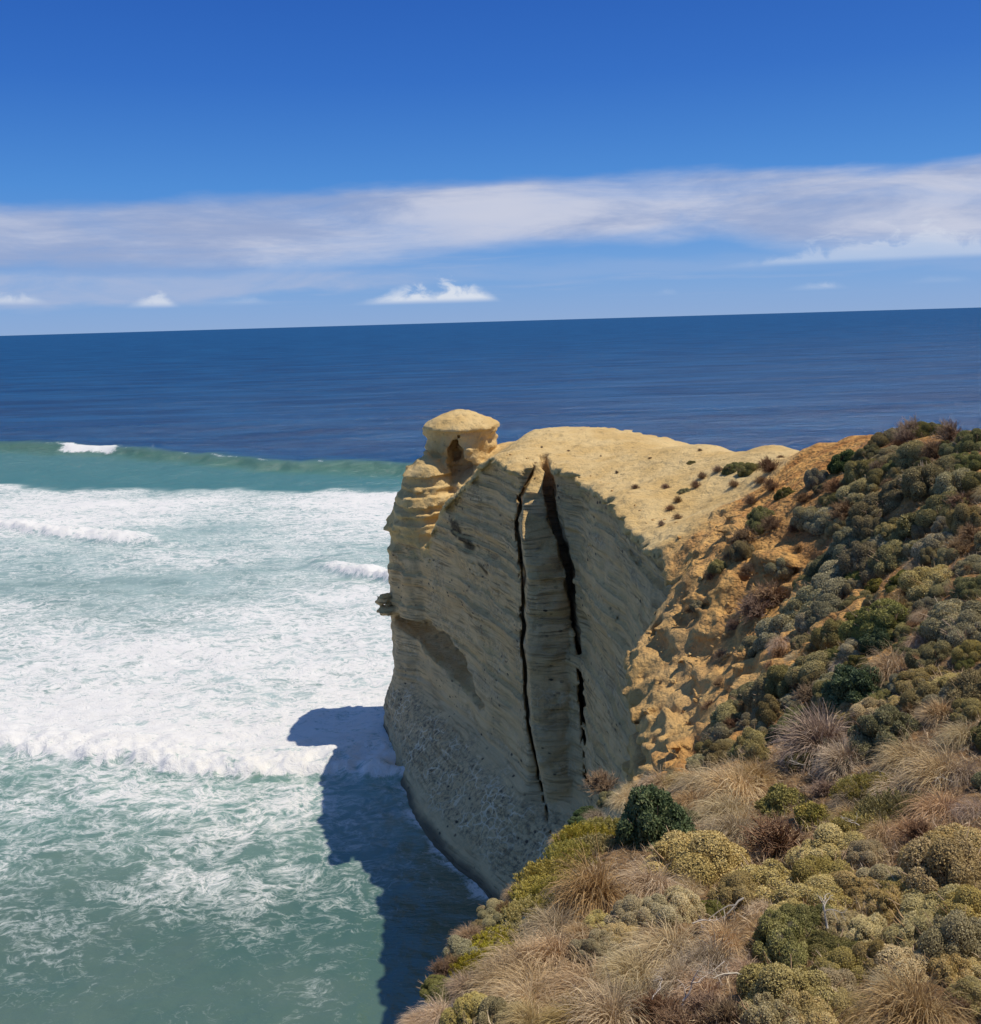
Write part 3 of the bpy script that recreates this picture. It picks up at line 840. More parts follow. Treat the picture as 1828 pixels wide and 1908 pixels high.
# ------------------------------------------------------------------ plants: shared meshes
def plant_mat(name, stops, rough=0.8, trans=0.0):
    """Leaf material: colour runs along the attribute 'v' (leaf to leaf) and shifts a little from plant to plant."""
    mt, q = new_mat(name)
    v = q.n('ShaderNodeAttribute', {'attribute_name': 'v'}).outputs['Fac']
    c = q.ramp(v, stops)
    rnd = q.n('ShaderNodeObjectInfo').outputs['Random']
    hs = q.n('ShaderNodeHueSaturation', None, Hue=q.lin(rnd, 0, 1, 0.488, 0.512), Saturation=q.lin(q.math('FRACT', q.math('MULTIPLY', rnd, 7.31)), 0, 1, 1.15, 0.78), Value=q.lin(q.math('FRACT', q.math('MULTIPLY', rnd, 3.77)), 0, 1, 0.72, 1.24), Color=c)
    b = q.n('ShaderNodeBsdfPrincipled', None, Base_Color=hs.outputs[0], Roughness=rough)
    b.inputs['Specular IOR Level'].default_value = 0.15
    sh = b.outputs[0]
    if trans:
        tr = q.n('ShaderNodeBsdfTranslucent', None, Color=hs.outputs[0])
        sh = q.n('ShaderNodeMixShader', None, i0=trans, i1=sh, i2=tr.outputs[0]).outputs[0]
    q.n('ShaderNodeOutputMaterial', None, Surface=sh)
    return mt


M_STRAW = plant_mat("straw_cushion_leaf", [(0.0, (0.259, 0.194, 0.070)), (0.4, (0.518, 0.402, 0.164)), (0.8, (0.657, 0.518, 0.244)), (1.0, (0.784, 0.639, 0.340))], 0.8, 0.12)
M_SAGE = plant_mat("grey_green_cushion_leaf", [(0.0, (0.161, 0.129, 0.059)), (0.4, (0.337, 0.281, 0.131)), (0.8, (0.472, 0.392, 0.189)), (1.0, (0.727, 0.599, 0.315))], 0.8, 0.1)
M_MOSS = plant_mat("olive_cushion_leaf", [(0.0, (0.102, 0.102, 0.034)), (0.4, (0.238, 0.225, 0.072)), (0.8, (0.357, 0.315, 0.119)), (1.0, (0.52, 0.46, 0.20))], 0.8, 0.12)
M_DARK = plant_mat("dark_green_leaf", [(0.0, (0.022, 0.036, 0.014)), (0.5, (0.085, 0.125, 0.045)), (0.9, (0.19, 0.225, 0.085)), (1.0, (0.26, 0.26, 0.10))], 0.55, 0.2)
M_GOLD = plant_mat("yellow_green_leaf", [(0.0, (0.09, 0.09, 0.022)), (0.5, (0.26, 0.225, 0.055)), (1.0, (0.52, 0.42, 0.11))], 0.6, 0.2)
M_GRASS = plant_mat("dry_tussock_blade", [(0.0, (0.31, 0.20, 0.09)), (0.4, (0.59, 0.42, 0.205)), (0.8, (0.75, 0.57, 0.31)), (1.0, (0.84, 0.68, 0.42))], 0.7, 0.25)
M_ROSE = plant_mat("greyed_tussock_blade", [(0.0, (0.30, 0.195, 0.11)), (0.4, (0.53, 0.375, 0.22)), (0.8, (0.69, 0.51, 0.33)), (1.0, (0.78, 0.61, 0.42))], 0.7, 0.2)
M_HEATH = plant_mat("olive_heath_leaf", [(0.0, (0.13, 0.115, 0.022)), (0.5, (0.36, 0.30, 0.06)), (1.0, (0.58, 0.47, 0.13))], 0.7, 0.2)
M_WIRE = plant_mat("brown_wiry_twig", [(0.0, (0.121, 0.073, 0.042)), (0.5, (0.253, 0.157, 0.094)), (1.0, (0.418, 0.286, 0.176))], 0.9)
M_LILAC = plant_mat("withered_twig", [(0.0, (0.272, 0.173, 0.102)), (0.5, (0.519, 0.346, 0.207)), (1.0, (0.716, 0.507, 0.313))], 0.9)
M_BLEACH = plant_mat("bleached_wood", [(0.0, (0.34, 0.28, 0.22)), (1.0, (0.62, 0.54, 0.45))], 0.8)
M_CORE = plant_mat("shaded_core", [(0.0, (0.06, 0.048, 0.026)), (0.22, (0.15, 0.12, 0.065)), (1.0, (0.20, 0.16, 0.09))], 0.95)  # twig brown, kept dark so the shade between leaves is in the colour


def unit(v):
    return v / (np.linalg.norm(v, axis=-1, keepdims=True) + 1e-9)


def sphere_pts(n, r):
    return unit(r.normal(size=(n, 3)))


def leaves_mesh(name, P, A, L, Wd, v, mat, r, side=None):
    """Lozenge leaves at P pointing along A."""
    n = len(P)
    side = unit(np.cross(A, r.normal(size=(n, 3)))) if side is None else side
    nrm_ = np.cross(side, A)
    V = np.empty((n, 4, 3), np.float32)
    V[:, 0] = P
    V[:, 1] = P + A * (L * .55)[:, None] + side * (Wd * .5)[:, None] + nrm_ * (L * .10)[:, None]
    V[:, 2] = P + A * L[:, None]
    V[:, 3] = P + A * (L * .55)[:, None] - side * (Wd * .5)[:, None] + nrm_ * (L * .10)[:, None]
    Q = np.arange(n * 4).reshape(n, 4)
    return mesh_from(name, V.reshape(-1, 3), Q, mat, {'v': np.repeat(v, 4)}, False)


def lobes_of(r, n, squash, spread=.68, rl=(.24, .42)):
    """Lobe centres and radii of a cushion a unit in radius."""
    C, R = [], []
    for i in range(n * 20):
        d = sphere_pts(1, r)[0]
        d[2] = abs(d[2])
        rad_ = r.uniform(*rl)
        c = d * spread * r.uniform(.62, 1.22)
        c[2] *= squash
        if all(np.linalg.norm(c - q) > .62 * (rad_ + s) for q, s in zip(C, R)):
            C.append(c)
            R.append(rad_)
        if len(C) >= n:
            break
    C.append(np.array([0, 0, 0.1]))
    R.append(.50)
    return np.array(C), np.array(R)


def cushion_mesh(name, seed, mat, n_lobes=26, n=13000, squash=.85, leaf=.060, rl=(.22, .40), fuzz=.5):
    r = np.random.default_rng(seed)
    C, R = lobes_of(r, n_lobes, squash, rl=rl)
    wts = R ** 2
    idx = r.choice(len(C), n * 2, p=wts / wts.sum())
    d = sphere_pts(n * 2, r)
    P = C[idx] + d * R[idx][:, None] * r.uniform(.88, 1.03, (n * 2, 1))
    keep = P[:, 2] > -.12
    for c, q in zip(C, R):
        keep &= np.linalg.norm(P - c, axis=1) > q * .86
    bare = vnoise(P[:, 0] * 3.2 + seed, P[:, 1] * 3.2, P[:, 2] * 3.2, seed)
    keep &= (bare > .20) | (r.random(len(P)) < .25)
    P, d, idx = P[keep][:n], d[keep][:n], idx[keep][:n]
    k = len(P)
    T = unit(np.cross(d, r.normal(size=(k, 3))))
    A = unit(T + d * r.uniform(.1, .9, (k, 1)) + r.normal(size=(k, 3)) * fuzz * .5)
    side_ = unit(np.cross(A, d) + r.normal(size=(k, 3)) * .35)
    lobe_v = r.uniform(-.18, .18, len(C))
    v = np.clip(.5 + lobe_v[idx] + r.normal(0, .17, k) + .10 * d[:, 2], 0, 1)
    L = leaf * r.uniform(.7, 1.4, k)
    return leaves_mesh(name, P, A, L, L * .5, v, mat, r, side_), (C, R)


_ICO = None


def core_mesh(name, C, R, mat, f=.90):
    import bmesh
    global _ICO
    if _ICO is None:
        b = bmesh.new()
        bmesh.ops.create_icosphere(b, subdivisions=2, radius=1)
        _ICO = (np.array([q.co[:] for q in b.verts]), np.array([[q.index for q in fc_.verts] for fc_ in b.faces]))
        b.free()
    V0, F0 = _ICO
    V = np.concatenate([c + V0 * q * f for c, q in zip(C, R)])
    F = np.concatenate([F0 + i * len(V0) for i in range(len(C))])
    vv = .22 * vnoise(V[:, 0] * 9, V[:, 1] * 9, V[:, 2] * 9, 3)  # dark end of the tones only: shade of the leaf gaps painted in
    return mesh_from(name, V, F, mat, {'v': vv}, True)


def tube_mesh(name, paths, mat, sides=4):
    """Tapered tubes along point lists with radii: [(pts, r0, r1, v), ...]."""
    VV, QQ, vv, off = [], [], [], 0
    for pts, r0, r1, v in paths:
        pts = np.asarray(pts, float)
        n = len(pts)
        t = unit(np.gradient(pts, axis=0))
        a = np.cross(t, [0.3, 0.2, .93])
        a = unit(a + 1e-6)
        b = np.cross(t, a)
        rr = np.linspace(r0, r1, n)[:, None, None]
        th = np.linspace(0, 2 * np.pi, sides, endpoint=False)
        ring = pts[:, None] + rr * (np.cos(th)[None, :, None] * a[:, None] + np.sin(th)[None, :, None] * b[:, None])
        VV.append(ring.reshape(-1, 3))
        i = np.arange(n - 1)[:, None] * sides + np.arange(sides)[None]
        j = np.arange(n - 1)[:, None] * sides + (np.arange(sides)[None] + 1) % sides
        QQ.append(np.stack([i, j, j + sides, i + sides], -1).reshape(-1, 4) + off)
        vv.append(np.full(n * sides, v))
        off += n * sides
    return mesh_from(name, np.concatenate(VV), np.concatenate(QQ), mat, {'v': np.concatenate(vv)}, True)


def stems_mesh(name, seed, mat, n=14, reach=.8, h=.7):
    r = np.random.default_rng(seed)
    paths = []
    for i in range(n):
        a = r.uniform(0, 2 * np.pi)
        tip = np.array([np.cos(a) * reach * r.uniform(.4, 1), np.sin(a) * reach * r.uniform(.4, 1), h * r.uniform(.45, 1)])
        mid = tip * .5 + np.array([0, 0, -.12]) + r.normal(0, .06, 3)
        t = np.linspace(0, 1, 6)[:, None]
        pts = (1 - t) ** 2 * np.array([0, 0, -.15]) + 2 * t * (1 - t) * mid + t * t * tip
        paths.append((pts, .024, .006, r.uniform(0, 1)))
    return tube_mesh(name, paths, mat, 5)


WIND = np.array([-.55, -.38, 0.0])


def tussock_mesh(name, seed, mat, n=900, length=1.0, wind=.55, flat=0.0, width=.011, segs=5):
    """A tuft of arching blades blown towards the sea."""
    r = np.random.default_rng(seed)
    a = r.uniform(0, 2 * np.pi, n)
    el = np.radians(np.clip(r.normal(60 - 20 * flat, 19, n), 5, 90))
    out = np.stack([np.cos(a), np.sin(a), np.zeros(n)], 1)
    base = out * (r.uniform(0, 1, n) ** .5)[:, None] * .20 * length
    d = out * np.cos(el)[:, None] + np.array([0, 0, 1.]) * np.sin(el)[:, None]
    Lb = length * r.uniform(.35, 1.15, n)
    P = [base + [0, 0, -.06]]
    step = (Lb / segs)[:, None]
    bend = r.uniform(.16, .38, n)[:, None]
    w_ = wind * r.uniform(.4, 1.2, n)[:, None]
    for s in range(segs):
        d = unit(d + np.array([0, 0, -1.]) * bend * (.35 + .3 * s) + WIND * w_ * .42 + r.normal(0, .085, (n, 3)))
        kink = (r.random(n) < .06)[:, None]
        d = np.where(kink, unit(d + r.normal(0, .7, (n, 3))), d)
        P.append(P[-1] + d * step)
    P = np.stack(P, 1)
    side = unit(np.cross(P[:, -1] - P[:, 0], r.normal(size=(n, 3)) * .5 + [0, 0, 1]))
    wd = np.linspace(1.0, .18, segs + 1)[None, :, None] * width * r.choice((.5, .8, 1.1, 1.9), n)[:, None, None]
    V = np.stack([P - side[:, None] * wd * .5, P + side[:, None] * wd * .5], 2)
    i = np.arange(n)[:, None] * (segs + 1) * 2 + np.arange(segs)[None] * 2
    Q = np.stack([i, i + 1, i + 3, i + 2], -1).reshape(-1, 4)
    clump = vnoise(np.cos(a) * 3 + 9, np.sin(a) * 3 + 9, a * 0, seed)
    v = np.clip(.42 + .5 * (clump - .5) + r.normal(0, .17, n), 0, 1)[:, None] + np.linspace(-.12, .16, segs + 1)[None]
    v = np.repeat(np.clip(v, 0, 1)[:, :, None], 2, 2)
    return mesh_from(name, V.reshape(-1, 3), Q, mat, {'v': v.ravel()}, False)


def sprig_mesh(name, seed, mat, n_sprigs=170, per=34, rad_=.9, h=.5, leaf=.07, lean=.25, dome=.4):
    """Upright leafy sprays: leaves whorled round many short stems."""
    r = np.random.default_rng(seed)
    a = r.uniform(0, 2 * np.pi, n_sprigs)
    q = np.sqrt(r.uniform(0, 1, n_sprigs)) * rad_ * r.uniform(.8, 1.1, n_sprigs)
    base = np.stack([np.cos(a) * q, np.sin(a) * q, -.1 + 0 * q], 1)
    up_ = unit(np.stack([np.cos(a) * q * lean / rad_, np.sin(a) * q * lean / rad_, np.ones(n_sprigs)], 1) + r.normal(0, .16, (n_sprigs, 3)) + WIND * .15)
    hh = h * (1 - dome * (q / rad_) ** 2) * r.uniform(.7, 1.15, n_sprigs) + .1
    t = r.uniform(.15, 1, (n_sprigs, per)) ** .75
    P = base[:, None] + up_[:, None] * (hh[:, None] * t)[..., None]
    P = P + r.normal(0, .016, P.shape)
    rnd = unit(r.normal(size=P.shape))
    A = unit(rnd * .8 + up_[:, None] * (.5 + .5 * t[..., None]))
    sv_ = r.uniform(-.2, .2, (n_sprigs, 1))
    v = np.clip(.18 + .58 * t + sv_ + r.normal(0, .1, t.shape), 0, 1).ravel()
    k = n_sprigs * per
    L = leaf * r.uniform(.7, 1.3, k)
    return leaves_mesh(name, P.reshape(-1, 3), A.reshape(-1, 3), L, L * .40, v, mat, r)


def wire_mesh(name, seed, mat, n=70, subs=6, spread=.9, h=.9, thick=.010, wind=.35, dome=True):
    """A tangle of fine bare twigs."""
    r = np.random.default_rng(seed)
    paths = []
    for i in range(n):
        a = r.uniform(0, 2 * np.pi)
        e = np.radians(r.uniform(18, 85))
        d = np.array([np.cos(a) * np.cos(e) * spread, np.sin(a) * np.cos(e) * spread, np.sin(e) * h])
        tip = d * r.uniform(.75, 1.05) + WIND * wind * d[2]
        ctrl = d * .5 + r.normal(0, .09, 3)
        t = np.linspace(0, 1, 6)[:, None]
        pts = 2 * t * (1 - t) * ctrl + t * t * tip + r.normal(0, .012, (6, 3))
        pts[0] = [0, 0, -.1]
        paths.append((pts, thick * 1.6, thick * .6, r.uniform(.1, .8)))
        for s in range(subs):
            k = r.integers(2, 6)
            p0 = pts[k]
            dd = unit(unit(tip) + r.normal(0, .55, 3) + WIND * wind) * r.uniform(.14, .34)
            mid = p0 + dd * .5 + r.normal(0, .02, 3)
            paths.append(([p0, mid, p0 + dd], thick * .8, thick * .35, r.uniform(.2, 1)))
    return tube_mesh(name, paths, mat, 3)


def branch_mesh(name, seed, mat, L=1.2, depth=3, thick=.03, lift=.15, dirn=(-1, -.3, .1)):
    """A dead bleached bough, forking into crooked sticks."""
    r = np.random.default_rng(seed)
    paths = []

    def grow(p, d, ln, th, lv):
        n = 6
        pts = [p]
        for i in range(n):
            d = unit(d + r.normal(0, .20, 3) + [0, 0, -.03])
            pts.append(pts[-1] + d * ln / n)
        pts = np.array(pts)
        paths.append((pts, th, th * .5, r.uniform(.1, 1)))
        if lv:
            for i in range(r.integers(3, 5)):
                k = r.integers(2, n + 1)
                grow(pts[k], unit(d + r.normal(0, .55, 3) * [1, 1, .5]), ln * r.uniform(.45, .75), th * .55, lv - 1)
    grow(np.array([0, 0, lift]), unit(np.array(dirn, float)), L * .55, thick, depth)
    return tube_mesh(name, paths, mat, 5)


# ------------------------------------------------------------------ finding the ground
def ground(x, y):
    i = np.clip((x - gx[0]) / VX, 0, len(gx) - 1.001)
    j = np.clip((y - gy[0]) / VX, 0, len(gy) - 1.001)
    a, b = int(i), int(j)
    u, v = i - a, j - b
    H = H_TERRAIN
    return float((H[a, b] * (1 - u) + H[a + 1, b] * u) * (1 - v) + (H[a, b + 1] * (1 - u) + H[a + 1, b + 1] * u) * v)


CAM_R = cam.matrix_world.to_3x3()


def sight(px, py, extra=0.0):
    """Where a line of sight meets the ground: (x, y, z, distance)."""
    d = CAM_R @ Vector(((px - 914) / 1830, -(py - 954) / 1830, -1))
    t = 5.0
    while t < 160:
        p = d * t
        z = EYE_H + p.z
        if z < ground(p.x, p.y) + extra:
            return p.x, p.y, ground(p.x, p.y), t
        t += 0.05 + t * .002
    return None


PROTO = {}


def parts_of(kind, var):
    """Meshes shared by all the plants of a kind: [(part name, mesh)], width 2 units."""
    key = (kind, var)
    if key in PROTO:
        return PROTO[key]
    sd = hash((len(kind) * 31 + ord(kind[0]) * 7 + ord(kind[-1]), var)) % 9999
    if kind in ('straw', 'sage', 'moss'):
        mat = {'straw': M_STRAW, 'sage': M_SAGE, 'moss': M_MOSS}[kind]
        nl, lf, rl = {'straw': (30, .040, (.12, .42)), 'sage': (22, .052, (.14, .46)), 'moss': (26, .046, (.14, .42))}[kind]
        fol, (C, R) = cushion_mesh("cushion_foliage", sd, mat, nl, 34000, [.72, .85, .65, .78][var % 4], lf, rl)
        out = [("foliage", fol), ("shaded_core", core_mesh("shaded_core", C, R, M_CORE, .88)), ("stem", stems_mesh("stem", sd, M_LILAC, 22, 1.06, .72))]
    elif kind == 'dark':
        r = np.random.default_rng(sd)
        fol, (C, R) = cushion_mesh("shrub_foliage", sd, M_DARK, 34, 15000, 1.0, .085, (.16, .30), .8)
        out = [("foliage", fol), ("shaded_core", core_mesh("shaded_core", C, R, M_DARK, .8)), ("stem", stems_mesh("stem", sd, M_WIRE, 12, .9, .9))]
    elif kind == 'gold':
        fol, (C, R) = cushion_mesh("shrub_foliage", sd, M_GOLD, 30, 8000, .9, .115, (.16, .30), .9)
        out = [("foliage", fol), ("shaded_core", core_mesh("shaded_core", C, R, M_GOLD, .74)), ("stem", stems_mesh("stem", sd, M_WIRE, 14, .95, .95))]
    elif kind == 'grass':
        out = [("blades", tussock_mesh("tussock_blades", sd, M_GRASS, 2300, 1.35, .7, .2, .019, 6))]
    elif kind == 'rose':
        out = [("blades", tussock_mesh("tussock_blades", sd, M_ROSE, 2000, 1.35, .75, .45, .018, 6))]
    elif kind == 'heath':
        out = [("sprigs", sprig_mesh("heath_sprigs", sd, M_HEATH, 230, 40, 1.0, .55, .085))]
    elif kind == 'wire':
        out = [("twigs", wire_mesh("wiry_twigs", sd, M_WIRE, 110, 8, .95, .9, .014))]
    elif kind == 'lilac':
        C, R = lobes_of(np.random.default_rng(sd), 16, .75)
        out = [("twigs", tussock_mesh("withered_twigs", sd, M_LILAC, 3000, 1.12, .35, .1, .018)), ("shaded_core", core_mesh("shaded_core", C * .75, R * .72, M_CORE, .8))]
    PROTO[key] = out
    return out


NAMES = {'straw': ('cushion_bush', 'bush'), 'sage': ('cushion_bush', 'bush'), 'moss': ('cushion_bush', 'bush'), 'dark': ('leafy_shrub', 'shrub'), 'gold': ('leafy_shrub', 'shrub'),
         'grass': ('grass_tussock', 'grass'), 'rose': ('grass_tussock', 'grass'), 'heath': ('heath_clump', 'shrub'), 'wire': ('wiry_bush', 'bush'), 'lilac': ('withered_bush', 'bush')}
NVAR = {'straw': 6, 'sage': 6, 'moss': 4, 'dark': 3, 'gold': 2, 'grass': 5, 'rose': 3, 'heath': 3, 'wire': 3, 'lilac': 2}
COUNT = {}
prnd = random.Random(4)
PLACED = []


def plant(kind, px, py, wpx, label, group=None, tall=1.0, sink=.06, spin=None, drop=.22):
    hit = sight(px, py + drop * wpx)
    if hit is None:
        return None
    x, y, z, dist = hit
    rad_ = .5 * wpx * dist / 1830
    COUNT[kind] = COUNT.get(kind, -1) + 1
    var = COUNT[kind] % NVAR[kind]
    nm, cat = NAMES[kind]
    root = bpy.data.objects.new(nm, None)
    root.empty_display_size = .2
    COL.objects.link(root)
    e = .6
    nx_, ny_ = (ground(x - e, y) - ground(x + e, y)) / (2 * e), (ground(x, y - e) - ground(x, y + e)) / (2 * e)
    tilt = Vector((nx_ * .5, ny_ * .5, 1)).normalized()
    rz = spin if spin is not None else (prnd.uniform(-.4, .4) if kind in ('grass', 'rose', 'wire', 'heath', 'lilac') else prnd.uniform(0, 6.28))
    q = Vector((0, 0, 1)).rotation_difference(tilt).to_matrix().to_4x4()
    s = rad_
    root.matrix_world = Matrix.Translation((x, y, z - sink * rad_ * 2)) @ q @ Matrix.Rotation(rz, 4, 'Z') @ Matrix.Diagonal((s * prnd.uniform(.8, 1.3), s * prnd.uniform(.8, 1.3), s * tall * prnd.uniform(.8, 1.3), 1))
    root['label'], root['category'] = label, cat
    if group:
        root['group'] = group
    for pn, me in parts_of(kind, var):
        c = bpy.data.objects.new(pn, me)
        COL.objects.link(c)
        c.parent = root
    PLACED.append((px, py, wpx))
    return root


# ------------------------------------------------------------------ plants: where they stand
LOOK = {'straw': "straw coloured cushion bush", 'sage': "grey green cushion bush", 'moss': "olive green cushion bush", 'dark': "dark green leafy shrub", 'gold': "yellow green leafy shrub",
        'grass': "tan windblown grass tussock", 'rose': "greyish brown windblown tussock", 'heath': "low yellow olive heath clump", 'wire': "bare brown wiry bush", 'lilac': "withered greyish twiggy bush"}
ZONE = {
    'beyond': "past the right edge",
    'crest': "on the hill crest",
    'high': "on the upper hillside",
    'flank': "beside the orange slope",
    'middle': "on the middle hillside",
    'fringe': "at the orange slope's foot",
    'plateau': "on the pale headland top",
    'neck': "at the rusty saddle",
    'scarp': "on the bare orange slope",
    'thicket': "in the straw thicket",
    'bottom': "at the bottom edge",
    'strip': "in the cliff edge strip",
    'brink': "on the cliff brink",
    'meadow': "in the tan meadow",
    'lap': "in the lower middle",
    'rightside': "in the right hand hollow",
}
